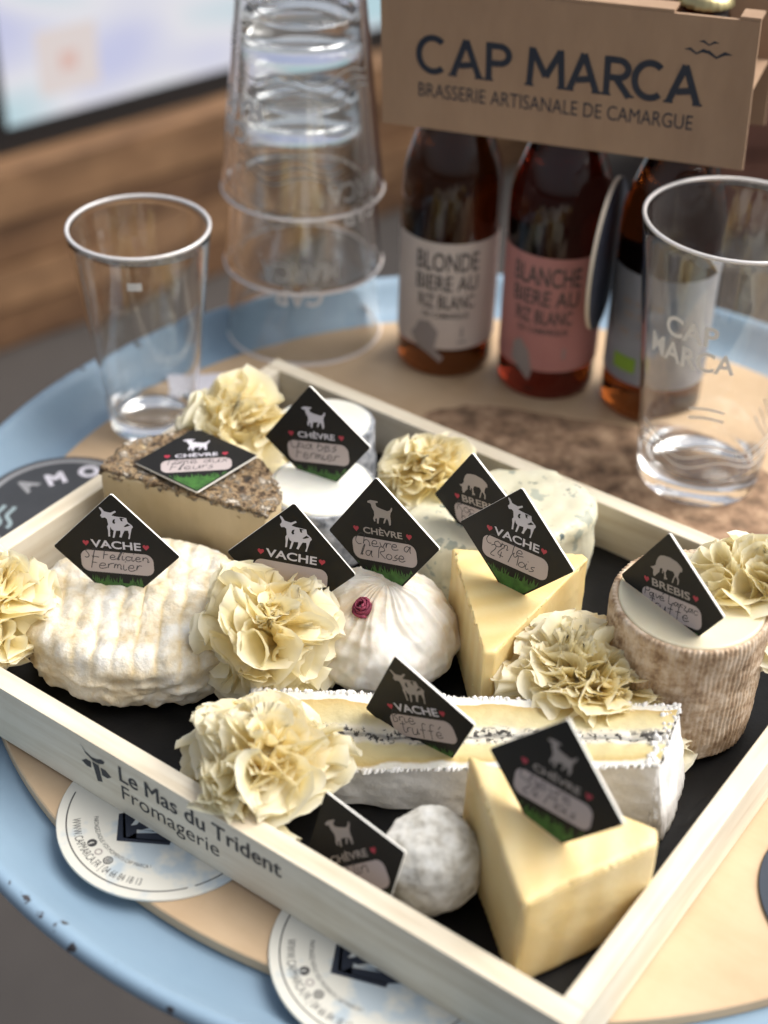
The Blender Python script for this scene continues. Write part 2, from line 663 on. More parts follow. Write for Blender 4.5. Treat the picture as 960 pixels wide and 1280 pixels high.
cm = [M['coaster'], M['print'], M['navy'], M['grey_ink'], M['coaster']]
o = coaster_mesh(0).build('coaster', cm, smooth=True, sharp=30)
o.location = (-.2106, .0107, BZ)
tag(o, 'cream printed coaster under the crate front with phone number readable', 'coaster', 'beer coasters')
o = coaster_mesh(R(-12)).build('coaster', cm, smooth=True, sharp=30)
o.location = (-.0894, .0098, BZ)
tag(o, 'cream printed coaster under the crate front at the bottom photo edge', 'coaster', 'beer coasters')

DK = noisy('charcoal_print', [(0.3, (0.035, 0.037, 0.042)), (0.7, (0.05, 0.052, 0.058))], 30, rough=0.55)
WV = mat('pale_teal_ink', (0.30, 0.38, 0.40), 0.6)
GR = mat('soft_grey_ink', (0.30, 0.30, 0.31), 0.6)


def dark_coaster(name, loc, label):
    b = MB()
    b.lathe([(0, 0), (CR - .0003, 0), (CR, .0003), (CR, .0012), (CR - .0003, .0015), (0, .0015)], 96)

    def top(v2, f2, mi=1, k=1):
        b.add([(p[0], p[1], .0015 + .00008 * k) for p in v2], f2, mi)
    top(*ring2d(.0418, .0448), mi=2)
    for ch, a, r, rot in (('M', 144, .0268, 62), ('O', 110, .0345, 28), ('A', 178, .030, 95), ('C', 75, .034, 0)):
        v2, f2 = line2d(ch, .0115, bold=.05)
        v2 = v2 - (v2.max(0) + v2.min(0)) / 2
        ca, sa = math.cos(R(rot)), math.sin(R(rot))
        v2 = v2 @ np.array([[ca, sa], [-sa, ca]])
        top(v2 + np.array([r * math.cos(R(a)), r * math.sin(R(a))]), f2, 3 if ch == 'A' else 1)
    for k in range(3):
        pts = [(-.034 + .0058 * k + .0016 * math.sin(i * .9), -.030 + .0022 * i - k * .0015) for i in range(10)]
        ca, sa = math.cos(R(38)), math.sin(R(38))
        pts = [(x * ca - y * sa - .012, x * sa + y * ca + .006) for x, y in pts]
        top(*ribbon2d(chaikin(pts), .0024), mi=4)
    o = b.build('coaster', [DK, M['white'], GR, GR, WV], smooth=True, sharp=30)
    o.location = loc
    return tag(o, label, 'coaster', 'beer coasters')


dark_coaster('coaster', (-.4111, .1467, BZ), 'charcoal coaster with white letters and pale waves beside crate left end')
o = MB()
o.lathe([(0, 0), (CR - .0003, 0), (CR, .0003), (CR, .0012), (CR - .0003, .0015), (0, .0015)], 96)
o = o.build('coaster', mat('navy_coaster', (0.02, 0.03, 0.05), 0.5), loc=(0, 0, 0), smooth=True, sharp=30)
o.location = (.0609, .1544, BZ)
tag(o, 'dark navy coaster on the board right of the crate, mostly cut off', 'coaster', 'beer coasters')

# paper slip behind the small glass
b = MB()
b.obox((-.428, .292, BZ + .0002), (.70, .714, 0), (-.714, .70, 0), (-.026, -.016, 0), (.026, .016, .0004))
o = b.build('paper_slip', mat('white_paper', (0.72, 0.70, 0.76), 0.6), loc=(0, 0, 0))
tag(o, 'small white paper slip lying on the board behind the small glass', 'paper')

# ------------------------------------------------------------------ cheese helpers
from mathutils import Vector as Vc


def fbm(p, s, o=4, seed=0.0):
    return noise.fractal(Vc((p[0] * s + seed, p[1] * s + seed * .7, p[2] * s - seed)), 1.0, 2.0, o)


def displace(o, fn):
    """push every vertex along its normal by fn(co, normal)"""
    me = o.data
    n = len(me.vertices)
    co = np.empty(n * 3)
    me.vertices.foreach_get('co', co)
    co = co.reshape(-1, 3)
    nr = np.array([tuple(v.normal) for v in me.vertices])
    d = np.array([fn(co[i], nr[i]) for i in range(n)])
    co += nr * d[:, None]
    me.vertices.foreach_set('co', co.ravel())
    me.update()
    return o


def blob(name, mats, prof, nu, loc, parent=None, tilt=None, squash=None):
    """closed round body from a profile with many rings"""
    pr = []
    for (a, b_) in zip(prof[:-1], prof[1:]):
        k = max(1, int(math.hypot(b_[0] - a[0], b_[1] - a[1]) / 0.0011))
        pr += [(a[0] + (b_[0] - a[0]) * i / k, a[1] + (b_[1] - a[1]) * i / k) for i in range(k)]
    pr.append(prof[-1])
    pr = [(max(p[0], 1e-5), p[1]) for p in pr]
    b = MB()
    b.lathe(pr, nu)
    if squash is not None:
        b.V = [squash(p) for p in b.V]
    o = b.build(name, mats, parent, smooth=True)
    o.location = loc
    if tilt:
        o.rotation_euler = tilt
    return o


def roundprof(R0, h, r, k=8, dome=0.0):
    """profile of a disc with rounded edges, bottom at 0"""
    p = [(0, 0), (R0 - r, 0)]
    p += [(R0 - r + r * math.sin(i / k * PI / 2), r - r * math.cos(i / k * PI / 2)) for i in range(1, k + 1)]
    p += [(R0 - r + r * math.cos(i / k * PI / 2), h - r + r * math.sin(i / k * PI / 2)) for i in range(0, k + 1)]
    p += [(0, h + dome)]
    return p


def facets(poly, z0, tops, name, mats, seg=0.0022, rnd=0.002, mi_side=0, loc=None, parent=None, fn=None, mi_fn=None):
    """a cut block of cheese: prism with softened edges and a dense skin that can be displaced"""
    bm = bmesh.new()
    n = len(poly)
    lo = [bm.verts.new((x, y, z0)) for x, y in poly]
    hi = [bm.verts.new((x, y, tops[i])) for i, (x, y) in enumerate(poly)]
    bm.faces.new(lo[::-1])
    bm.faces.new(hi)
    for i in range(n):
        bm.faces.new((lo[i], lo[(i + 1) % n], hi[(i + 1) % n], hi[i]))
    bmesh.ops.recalc_face_normals(bm, faces=bm.faces)
    bmesh.ops.bevel(bm, geom=bm.edges[:], offset=rnd, segments=3, affect='EDGES', profile=0.6)
    bmesh.ops.triangulate(bm, faces=bm.faces)
    for _ in range(7):
        es = [e for e in bm.edges if e.calc_length() > seg * 1.6]
        if not es:
            break
        bmesh.ops.subdivide_edges(bm, edges=es, cuts=1)
        bmesh.ops.triangulate(bm, faces=[q for q in bm.faces if len(q.verts) > 3])
    bmesh.ops.beautify_fill(bm, faces=bm.faces[:], edges=bm.edges[:])
    me = bpy.data.meshes.new(name)
    l = Vc(loc or (sum(p[0] for p in poly) / n, sum(p[1] for p in poly) / n, z0))
    bmesh.ops.translate(bm, vec=-l, verts=bm.verts)
    bm.to_mesh(me)
    bm.free()
    for q in (mats if isinstance(mats, list) else [mats]):
        me.materials.append(q)
    me.polygons.foreach_set('use_smooth', [True] * len(me.polygons))
    o = bpy.data.objects.new(name, me)
    COL.objects.link(o)
    o.location = l
    if parent:
        o.parent = parent
    if fn:
        displace(o, fn)
    if mi_fn:
        for q in me.polygons:
            q.material_index = mi_fn(q.center, q.normal)
    return o


# ------------------------------------------------------------------ cheeses
# ridged white Saint-Felicien at the left
m = mat('bloomy_white', (0.8, 0.76, 0.66), 0.65)
v = coords(m)
c1, _ = noise_ramp(m, v, 60, [(0.34, (0.56, 0.44, 0.26)), (0.48, (0.68, 0.61, 0.47)), (0.62, (0.75, 0.73, 0.67))])
geo = N(m, 'ShaderNodeAttribute', attribute_name='ridge')
L(m, mixc(m, geo.outputs['Fac'], c1, (0.66, 0.50, 0.24)), P(m).inputs['Base Color'])
L(m, bump(m, v, 420, 0.5, 0.0012, prev=bump(m, v, 150, 0.6, 0.0022)), P(m).inputs['Normal'])
P(m).inputs['Subsurface Weight'].default_value = 0.15
P(m).inputs['Subsurface Radius'].default_value = (.004, .003, .002)
P(m).inputs['Subsurface Scale'].default_value = 1.0
o = blob('soft_cheese', m, roundprof(.052, .031, .011, dome=.001), 340, (-.2875, .0835, FZ),
         squash=lambda p: (lambda a: (p[0] + a * .135 * .8201, p[1] + a * .135 * .5723, p[2]))(p[0] * .8201 + p[1] * .5723))
rd = np.array([0.60, -0.80])          # ridges run along this; across is the other


def fel(p, n):
    ac = p[0] * 0.80 + p[1] * 0.60 + .0015 * fbm(p, 60, 2, 3)
    side = 1 - min(1, max(0, (n[2] - 0.1) / 0.75))
    rid = (1 - side) * (.0021 * (abs(math.sin(ac * PI / .0098)) ** 0.7 - .7))
    wr = noise.fractal(Vc((math.atan2(p[1], p[0]) * 3.2, p[2] * 260 + 2 * noise.noise(Vc(p) * 70), 0)), 1, 2, 3)
    return rid * (.6 + .8 * noise.noise(Vc(p) * 60)) + side * .0023 * wr + .0017 * fbm(p, 95, 5) + .0016 * fbm(p, 22, 2, 9) - .0012 * max(0, noise.noise(Vc(p) * 150)) * (1 - .5 * side)


displace(o, fel)
at = o.data.attributes.new('ridge', 'FLOAT', 'POINT')
vals = []
for vv in o.data.vertices:
    p = vv.co
    ac = p[0] * 0.80 + p[1] * 0.60 + .0015 * fbm(p, 60, 2, 3)
    g = max(0, 1 - abs(math.sin(ac * PI / .0098)) * 2.2) * max(0, vv.normal.z) * (0.35 + 0.65 * max(0, noise.noise(Vc(p) * 55) + .4))
    vals.append(min(0.75, g))
at.data.foreach_set('value', vals)
tag(o, 'round white wrinkled soft cheese with ridged top at the crate left', 'cheese')

# tomme with flower crust
FACE = noisy('ivory_paste', [(0.3, (0.47, 0.36, 0.20)), (0.7, (0.60, 0.48, 0.30))], 34, rough=0.5, stretch=(1.4, 1.4, .35), bscale=120, bstr=0.2, bdist=.0008,
             spots=[(60, .66, (0.40, 0.29, 0.15)), (90, .70, (0.25, 0.16, 0.07))], sss=.1)
HERB = noisy('flower_crust', [(0.34, (0.025, 0.018, 0.012)), (0.43, (0.15, 0.09, 0.045)), (0.50, (0.44, 0.31, 0.17)), (0.54, (0.09, 0.07, 0.05)), (0.60, (0.42, 0.35, 0.27)), (0.70, (0.85, 0.79, 0.68))], 190, rough=0.38,
             bscale=260, bstr=1.0, bdist=.003)
t = thing('tomme_cheese', 'wedge of ivory tomme cheese with dark flower and herb crust', 'cheese', (-.313, .152, FZ))
tp = [(-.3590, .1290), (-.2680, .1515), (-.2715, .1690), (-.3000, .1880), (-.3500, .1860), (-.3655, .1570)]
o = facets(tp, FZ, [.0562, .0545, .0535, .0530, .0540, .0555], 'paste', FACE, rnd=.002, parent=t, seg=.003, fn=lambda p, n: .0007 * fbm(p, 60, 3))
under(t, o)
ctr = np.mean(np.array(tp), 0)
ex = [tuple(ctr + (np.array(p) - ctr) * 1.022) for p in tp]
o = facets(ex, .0522, [.0585, .0570, .0560, .0555, .0560, .0575], 'crust', HERB, rnd=.0020, parent=t, seg=.0016,
           fn=lambda p, n: (.0012 * fbm(p, 150, 3) + .0010 * noise.cell(Vc(p) * 420) - .0006) if n[2] > -.5 else -.0005)
under(t, o)

# dried flower bits on the crust
# ash-coated logs
ASH = noisy('ash_rind', [(0.32, (0.10, 0.11, 0.13)), (0.5, (0.34, 0.36, 0.40)), (0.68, (0.66, 0.67, 0.70))], 170, rough=0.75, bscale=260, bstr=0.6, bdist=.0012)
CHALK = noisy('chalk_white_paste', [(0.3, (0.80, 0.79, 0.70)), (0.7, (0.85, 0.845, 0.78))], 40, rough=0.55, bscale=150, bstr=.12, bdist=.0006, sss=.2)


def log(loc, rr, h, label, tilt):
    t = thing('goat_cheese_log', label, 'cheese', loc, 'ash coated goat cheese logs')
    t.rotation_euler = tilt
    o = blob('rind', ASH, [(0, 0), (rr - .002, 0), (rr, .002), (rr + .0005, h * .5), (rr, h - .001), (rr - .0008, h - .0002), (rr - .0016, h - .0006), (0, h - .0006)], 160, (0, 0, 0), t)
    displace(o, lambda p, n: .0011 * fbm(p, 80, 4, loc[0] * 50) if p[2] < h - .0004 else 0)
    o2 = blob('paste', CHALK, [(0, h - .004), (rr - .0018, h - .004), (rr - .0016, h - .0002), (rr - .0028, h + .0009), (0, h + .0013)], 120, (0, 0, 0), t)
    displace(o2, lambda p, n: .0005 * fbm(p, 60, 3, loc[1] * 50))


log((-.2700, .2010, FZ), .0285, .0370, 'white goat cheese log slice with ash rind, nearer one beside tomme', (0, 0, 0))
log((-.3035, .2470, FZ), .0285, .0370, 'white goat cheese log slice with ash rind, farther one at crate back corner', (R(-3), R(-5), 0))

# blue sheep's cheese at the back
m = noisy('blue_paste', [(0.3, (0.58, 0.55, 0.40)), (0.7, (0.70, 0.67, 0.53))], 40, rough=0.5, bscale=140, bstr=.4, bdist=.0012,
          spots=[(95, .59, (0.36, 0.38, 0.31)), (70, .63, (0.08, 0.11, 0.11))], sss=.15)
pl = [(-.224, .200), (-.190, .192), (-.166, .208), (-.146, .232), (-.141, .258), (-.150, .279), (-.178, .287), (-.206, .272), (-.226, .238)]
o = facets(pl, FZ, [.044, .046, .049, .050, .049, .048, .047, .046, .045], 'blue_cheese', m, rnd=.006, seg=.0026, fn=lambda p, n: .0016 * fbm(p, 70, 4) + .002 * fbm(p, 25, 2, 4))
tag(o, 'piece of creamy blue-veined cheese behind the tall yellow wedge', 'cheese')

# tall comte wedge
def gold(name, a, b_, ang):
    m = mat(name, a, 0.42)
    v = coords(m, (1, 1, 1), (0, 0, ang))
    wv = N(m, 'ShaderNodeTexWave', wave_type='BANDS', bands_direction='X')
    wv.inputs['Scale'].default_value = 24
    wv.inputs['Distortion'].default_value = 2.5
    wv.inputs['Detail'].default_value = 2
    wv.inputs['Detail Scale'].default_value = 1.2
    L(m, v, wv.inputs['Vector'])
    r = N(m, 'ShaderNodeValToRGB')
    r.color_ramp.elements[0].color = (*b_, 1)
    r.color_ramp.elements[1].color = (*a, 1)
    r.color_ramp.elements[0].position = .1
    L(m, wv.outputs['Fac'], r.inputs['Fac'])
    c2, _ = noise_ramp(m, v, 25, [(.3, b_), (.7, a)])
    L(m, mixc(m, .58, r.outputs[0], c2), P(m).inputs['Base Color'])
    L(m, bump(m, v, 260, .3, .0008, prev=bump(m, v, 45, .3, .002)), P(m).inputs['Normal'])
    P(m).inputs['Subsurface Weight'].default_value = .25
    P(m).inputs['Subsurface Radius'].default_value = (.007, .0045, .002)
    P(m).inputs['Subsurface Scale'].default_value = 1.0
    return m


o = facets([(-.1772, .1835), (-.1239, .1296), (-.1200, .1330), (-.1205, .2170), (-.1245, .2185)], FZ, [.058, .0575, .0575, .058, .058], 'hard_cheese_wedge',
           gold('comte_paste', (0.80, 0.65, 0.34), (0.71, 0.52, 0.21), .6), rnd=.0013, seg=.003, fn=lambda p, n: .0007 * fbm(p, 45, 3))
tag(o, 'tall smooth yellow cow cheese wedge standing in the crate middle', 'cheese', 'hard cheese wedges')

# goat cheese with rose
m = noisy('folded_white', [(0.34, (0.66, 0.54, 0.38)), (0.46, (0.80, 0.75, 0.66)), (0.6, (0.86, 0.84, 0.79))], 32, rough=0.6, bscale=220, bstr=.3, bdist=.0008, sss=.2)
RC = (-.1905, .1470, FZ)
o = blob('goat_cheese_parcel', m, [(0, 0), (.028, 0), (.034, .003), (.0375, .010), (.0375, .017), (.035, .0245), (.030, .0315), (.0225, .038), (.0145, .0435), (.008, .0465), (.004, .0475), (0, .0475)], 280, RC)


def fig(p, n):
    a = math.atan2(p[1], p[0])
    r = math.hypot(p[0], p[1])
    k = min(1, r / .016) * min(1, max(0.25, (p[2] - .001) / .012))
    wv = nvec(Vc(p) * 28) * .35
    up_ = min(1, max(0, (p[2] - .018) / .02))
    f1 = 1 - 2 * abs(noise.noise(Vc((math.cos(a + wv[0]) * 1.5, math.sin(a + wv[0]) * 1.5, p[2] * 18 + wv[1]))))
    f2 = 1 - 2 * abs(noise.noise(Vc((math.cos(a + wv[0]) * 4.2, math.sin(a + wv[0]) * 4.2, p[2] * 20 + 9))))
    f3 = 1 - 2 * abs(noise.noise(Vc(p) * 85 + wv * 4))
    return k * (.0030 * f1 + .0016 * f2 * up_ + .0011 * f3 * (1 - .6 * up_)) + .0007 * fbm(p, 150, 4) + .0035 * fbm(p, 22, 2, 6) - .002


displace(o, fig)
tag(o, 'white pleated goat cheese parcel topped by a dried rose bud', 'cheese')
m = noisy('dried_rose', [(0.35, (0.12, 0.012, 0.03)), (0.65, (0.34, 0.05, 0.10))], 400, rough=.7)
b = MB()
rnd = random.Random(4)
for k in range(16):
    a = k * 2.4
    rr = .0012 + .0024 * (k / 16)
    hh = .0062 - .0022 * (k / 16)
    vs, fs = [], []
    for i in range(5):
        for j in range(5):
            s, u = i / 4, (j / 4 - .5) * 1.9
            q = rr * (0.5 + .75 * math.sin(s * 2.2)) + .0004 * rnd.random()
            vs.append((q * math.cos(a + u), q * math.sin(a + u), hh * s * (1 - .25 * abs(u) ** 2) + .0003 * rnd.random()))
    fs = [(i * 5 + j, i * 5 + j + 1, (i + 1) * 5 + j + 1, (i + 1) * 5 + j) for i in range(4) for j in range(4)]
    b.add(vs, fs)
o = b.build('rose_bud', m, smooth=True)
o.scale = (1.25, 1.25, 1.25)
o.location = (-.1903, .1309, .0468)
o.rotation_euler = (R(28), R(-8), 0)
sm = o.modifiers.new('thick', 'SOLIDIFY')
sm.thickness = .0004
tag(o, 'tiny dried dark pink rose bud on the white goat cheese', 'rose bud')

# ribbed brown sheep cheese cylinder
m = mat('ribbed_rind', (0.4, 0.26, 0.16), .8)
v = coords(m)
c1, _ = noise_ramp(m, v, 170, [(0.32, (0.28, 0.18, 0.11)), (0.46, (0.54, 0.40, 0.27)), (0.62, (0.74, 0.62, 0.49))])
c2, _ = noise_ramp(m, v, 30, [(0.35, (0.6, .52, .45)), (0.65, (1, 1, 1))])
L(m, mixc(m, .7, c1, c2, 'MULTIPLY'), P(m).inputs['Base Color'])
L(m, bump(m, v, 300, .7, .0012), P(m).inputs['Normal'])
t = thing('truffle_sheep_cheese', 'ribbed brown rinded round sheep cheese with cream top at right', 'cheese', (-.0590, .1975, FZ))
t.rotation_euler = (R(1), R(1), 0)
rr, h = .0358, .0695
o = blob('rind', m, [(0, 0), (rr - .003, 0), (rr - .0005, .003), (rr, .012), (rr, h - .004), (rr - .0006, h - .0005), (rr - .0022, h), (rr - .0030, h - .0012), (0, h - .0012)], 420, (0, 0, .001), t)
displace(o, lambda p, n: (.00030 * (1 + 1.2 * noise.noise(Vc(p) * 70)) * math.sin(math.atan2(p[1], p[0]) * 92 + 1.2 * noise.noise(Vc((0, p[2] * 50, 0)))) + .0007 * fbm(p, 90, 3)) if math.hypot(p[0], p[1]) > rr - .002 else 0)
o = blob('paste', noisy('cream_truffle_paste', [(0.3, (0.66, 0.58, 0.41)), (0.7, (0.74, 0.67, 0.49))], 26, rough=.4, bscale=120, bstr=.15, bdist=.0006,
                        spots=[(110, .72, (.10, .08, .05))], sss=.2), [(0, h - .004), (rr - .0035, h - .004), (rr - .0028, h - .0006), (rr - .0036, h + .0002), (0, h + .0007)], 120, (0, 0, .001), t)

# brie with a truffle line, lying on its side
t = thing('brie_slice', 'long slice of truffle brie with white rind lying on its side', 'cheese', (-.10, .105, FZ))
A = np.array([-.1900, .0347])
dv = np.array([.8799, .4751])
nv = np.array([-.4751, .8799])
Ln, Wd = .181, .0385
zt = lambda s, q: (.0185 + .033 * s) * (1 - q) + (.033 + .0175 * s) * q     # top height along s (0..1) and across q (0..1)
m = mat('brie_cut', (.78, .68, .42), .38)
at1 = N(m, 'ShaderNodeAttribute', attribute_name='across')
v = coords(m)
nz = N(m, 'ShaderNodeTexNoise')
nz.inputs['Scale'].default_value = 55
nz.inputs['Detail'].default_value = 5
L(m, v, nz.inputs['Vector'])
mm = N(m, 'ShaderNodeMath', operation='MULTIPLY_ADD')
L(m, nz.outputs['Fac'], mm.inputs[0])
mm.inputs[1].default_value = .20
L(m, at1.outputs['Fac'], mm.inputs[2])
r = N(m, 'ShaderNodeValToRGB')
stops = [(0.06, (.80, .77, .68)), (0.10, (.56, .42, .17)), (0.18, (.63, .53, .27)), (0.34, (.66, .58, .33)), (0.385, (.76, .71, .59)), (0.43, (.70, .66, .57)), (0.455, (.40, .38, .33)), (0.49, (.30, .29, .26)), (0.515, (.62, .59, .51)), (0.57, (.74, .69, .56)),
         (0.63, (.66, .59, .36)), (0.82, (.61, .50, .25)), (0.93, (.56, .40, .16)), (1.0, (.80, .77, .68))]
set_ramp(r, [(min(1, p_ + .09), c_) for p_, c_ in stops])
L(m, mm.outputs[0], r.inputs['Fac'])
sp, _ = noise_ramp(m, v, 330, [(.53, (0, 0, 0)), (.57, (1, 1, 1))], detail=3)
bandm = N(m, 'ShaderNodeValToRGB')
set_ramp(bandm, [(.43, (0, 0, 0)), (.50, (1, 1, 1)), (.63, (1, 1, 1)), (.71, (0, 0, 0))])

L(m, mm.outputs[0], bandm.inputs['Fac'])
ml = N(m, 'ShaderNodeMath', operation='MULTIPLY')
L(m, sp, ml.inputs[0])
L(m, bandm.outputs[0], ml.inputs[1])
L(m, mixc(m, ml.outputs[0], r.outputs[0], (.04, .035, .03)), P(m).inputs['Base Color'])
L(m, bump(m, v, 200, .35, .001, prev=bump(m, v, 60, .5, .002)), P(m).inputs['Normal'])
P(m).inputs['Subsurface Weight'].default_value = .2
P(m).inputs['Subsurface Radius'].default_value = (.006, .004, .002)
P(m).inputs['Subsurface Scale'].default_value = 1.0
b = MB()
ns, nq, nh = 150, 40, 20
vs = [(*(A + dv * Ln * i / ns * (1 + .05 * j / nq) + nv * Wd * (.012 + .976 * j / nq)), zt(i / ns, j / nq) + .0006 * fbm((i * .012, j * .012, 0), 8, 4) + .0012 * fbm((i * .02, j * .015, 3), 9, 3) * math.exp(-((j / nq - .47) / .16) ** 2) - .0016 * math.exp(-((j / nq - .47) / .05) ** 2) * (.5 + noise.noise(Vc((i * .09, j * .2, 0)))) + .0004) for i in range(ns + 1) for j in range(nq + 1)]
fs = [(i * (nq + 1) + j, (i + 1) * (nq + 1) + j, (i + 1) * (nq + 1) + j + 1, i * (nq + 1) + j + 1) for i in range(ns) for j in range(nq)]
b.add(vs, fs)
edge = [i * (nq + 1) for i in range(ns + 1)] + [ns * (nq + 1) + j for j in range(1, nq + 1)] + [i * (nq + 1) + nq for i in range(ns - 1, -1, -1)] + [j for j in range(nq - 1, 0, -1)]
ev = [vs[i] for i in edge]
ne = len(ev)
b.add(ev + [(p[0], p[1], p[2] - .0030) for p in ev], [(i, ne + i, ne + (i + 1) % ne, (i + 1) % ne) for i in range(ne)])
o = b.build('cut_face', m, t, smooth=True, sharp=50)
under(t, o)
at = o.data.attributes.new('across', 'FLOAT', 'POINT')
av = [j / nq for i in range(ns + 1) for j in range(nq + 1)]
at.data.foreach_set('value', av + [0.02] * (2 * ne))
m = noisy('white_rind', [(0.3, (.56, .54, .52)), (0.5, (.76, .75, .73)), (0.7, (.84, .83, .81))], 60, rough=.7, bscale=180, bstr=.5, bdist=.0012)
poly = [tuple(A), tuple(A + dv * Ln)] + [tuple(A + dv * Ln * (1 + .05 * k / 6) + dv * .0006 + nv * Wd * k / 6) for k in range(1, 6)] + [tuple(A + dv * Ln * 1.05 + nv * Wd), tuple(A + nv * Wd)]


def rindz(x, y):
    q = float(np.dot(np.array([x, y]) - A, nv)) / Wd
    s = float(np.dot(np.array([x, y]) - A, dv)) / (Ln * (1 + .05 * q))
    return zt(s, q)


o = facets(poly, FZ, [rindz(*p) + .0004 for p in poly], 'rind', m, rnd=.0012, seg=.0026, parent=t, loc=(-.10, .105, FZ),
           fn=lambda p, n: (.0012 * fbm(p, 70, 3) + .0005 + .0085 * max(0, n[0] * dv[0] + n[1] * dv[1]) ** 3 * max(0, 1 - p[2] / .040)) if n[2] < .5 else -.0006)
under(t, o)
bm = bmesh.new()
bm.from_mesh(o.data)
bmesh.ops.delete(bm, geom=[q for q in bm.faces if q.normal.z > .45], context='FACES')
bm.to_mesh(o.data)
bm.free()
# ragged white crumb lines where rind meets the cut
b = MB()
rnd = random.Random(8)
for q in (0.0, 1.0):
    for i in range(190):
        s = rnd.random()
        c = A + dv * Ln * s * (1 + .05 * q) + nv * (Wd * q + rnd.uniform(-.0004, .0004))
        z = zt(s, q) + .0003
        r0 = .0003 + .0011 * rnd.random() ** 2.2
        base = [(r0 * math.cos(k * PI / 3), r0 * math.sin(k * PI / 3) * rnd.uniform(.8, 2.4), 0) for k in range(6)]
        b.add([(c[0] + p[0], c[1] + p[1], z - .0006) for p in base] + [(c[0] + p[0] * .6, c[1] + p[1] * .6, z + r0 * .6) for p in base] + [(c[0], c[1], z + r0 * .8)],
              [(k, (k + 1) % 6, 6 + (k + 1) % 6, 6 + k) for k in range(6)] + [(6 + k, 6 + (k + 1) % 6, 12) for k in range(6)])
for i in range(60):
    q = rnd.random()
    c = A + dv * (Ln * (1 + .05 * q) + rnd.uniform(-.006, .001)) + nv * Wd * q
    z = zt(1, q)
    r0 = rnd.uniform(.0005, .0018)
    base = [(r0 * math.cos(k * PI / 3), r0 * math.sin(k * PI / 3), 0) for k in range(6)]
    b.add([(c[0] + p[0], c[1] + p[1], z - .001) for p in base] + [(c[0] + p[0] * .6, c[1] + p[1] * .6, z + r0 * .5) for p in base] + [(c[0], c[1], z + r0 * .6)],
          [(k, (k + 1) % 6, 6 + (k + 1) % 6, 6 + k) for k in range(6)] + [(6 + k, 6 + (k + 1) % 6, 12) for k in range(6)])
o = b.build('rind_edge', m, t, smooth=True)
under(t, o)

# little crottin
m = noisy('crottin_rind', [(0.34, (.42, .39, .33)), (0.47, (.66, .64, .58)), (0.62, (.82, .81, .77))], 110, rough=.75, bscale=230, bstr=.5, bdist=.001)
o = blob('small_goat_cheese', m, [(0, 0), (.011, .0004), (.016, .003), (.0195, .0095), (.0205, .018), (.0195, .0265), (.0165, .0325), (.011, .0362), (.005, .0375), (0, .0376)], 220, (-.0885, .0425, FZ))
displace(o, lambda p, n: .0005 * fbm(p, 180, 4) + .0016 * fbm(p, 45, 3, 3))
o.rotation_euler = (R(6), R(-4), 0)
tag(o, 'small round white mouldy goat cheese near the crate front', 'cheese')

# front hard goat wedge
o = facets([(-.0905, .0650), (-.0372, .0205), (-.0342, .0210), (-.0090, .0770), (-.0125, .0835)], FZ, [.067, .0575, .0575, .058, .059], 'hard_cheese_wedge',
           gold('aged_goat_paste', (0.79, 0.645, 0.36), (0.69, 0.51, 0.22), -.5), rnd=.0020, seg=.003, fn=lambda p, n: .0008 * fbm(p, 40, 3))
tag(o, 'large pale yellow goat cheese wedge in the nearest crate corner', 'cheese', 'hard cheese wedges')

# ------------------------------------------------------------------ shaved cheese flowers
m = mat('shaved_cheese', (.84, .74, .45), .45)
v = coords(m)
c1, _ = noise_ramp(m, v, 60, [(.3, (.90, .795, .45)), (.5, (.92, .845, .545)), (.7, (.93, .88, .65))])
at1 = N(m, 'ShaderNodeAttribute', attribute_name='rim')
L(m, mixc(m, at1.outputs['Fac'], c1, (.93, .90, .76)), P(m).inputs['Base Color'])
L(m, bump(m, v, 300, .2, .0006), P(m).inputs['Normal'])
P(m).inputs['Subsurface Weight'].default_value = .0
tr = N(m, 'ShaderNodeBsdfTranslucent')
tr.inputs['Color'].default_value = (.96, .87, .56, 1)
mx = N(m, 'ShaderNodeMixShader')
mx.inputs[0].default_value = .36
out = [q for q in m.node_tree.nodes if q.type == 'OUTPUT_MATERIAL'][0]
L(m, P(m).outputs[0], mx.inputs[1])
L(m, tr.outputs[0], mx.inputs[2])
L(m, mx.outputs[0], out.inputs['Surface'])
M['tdm'] = m


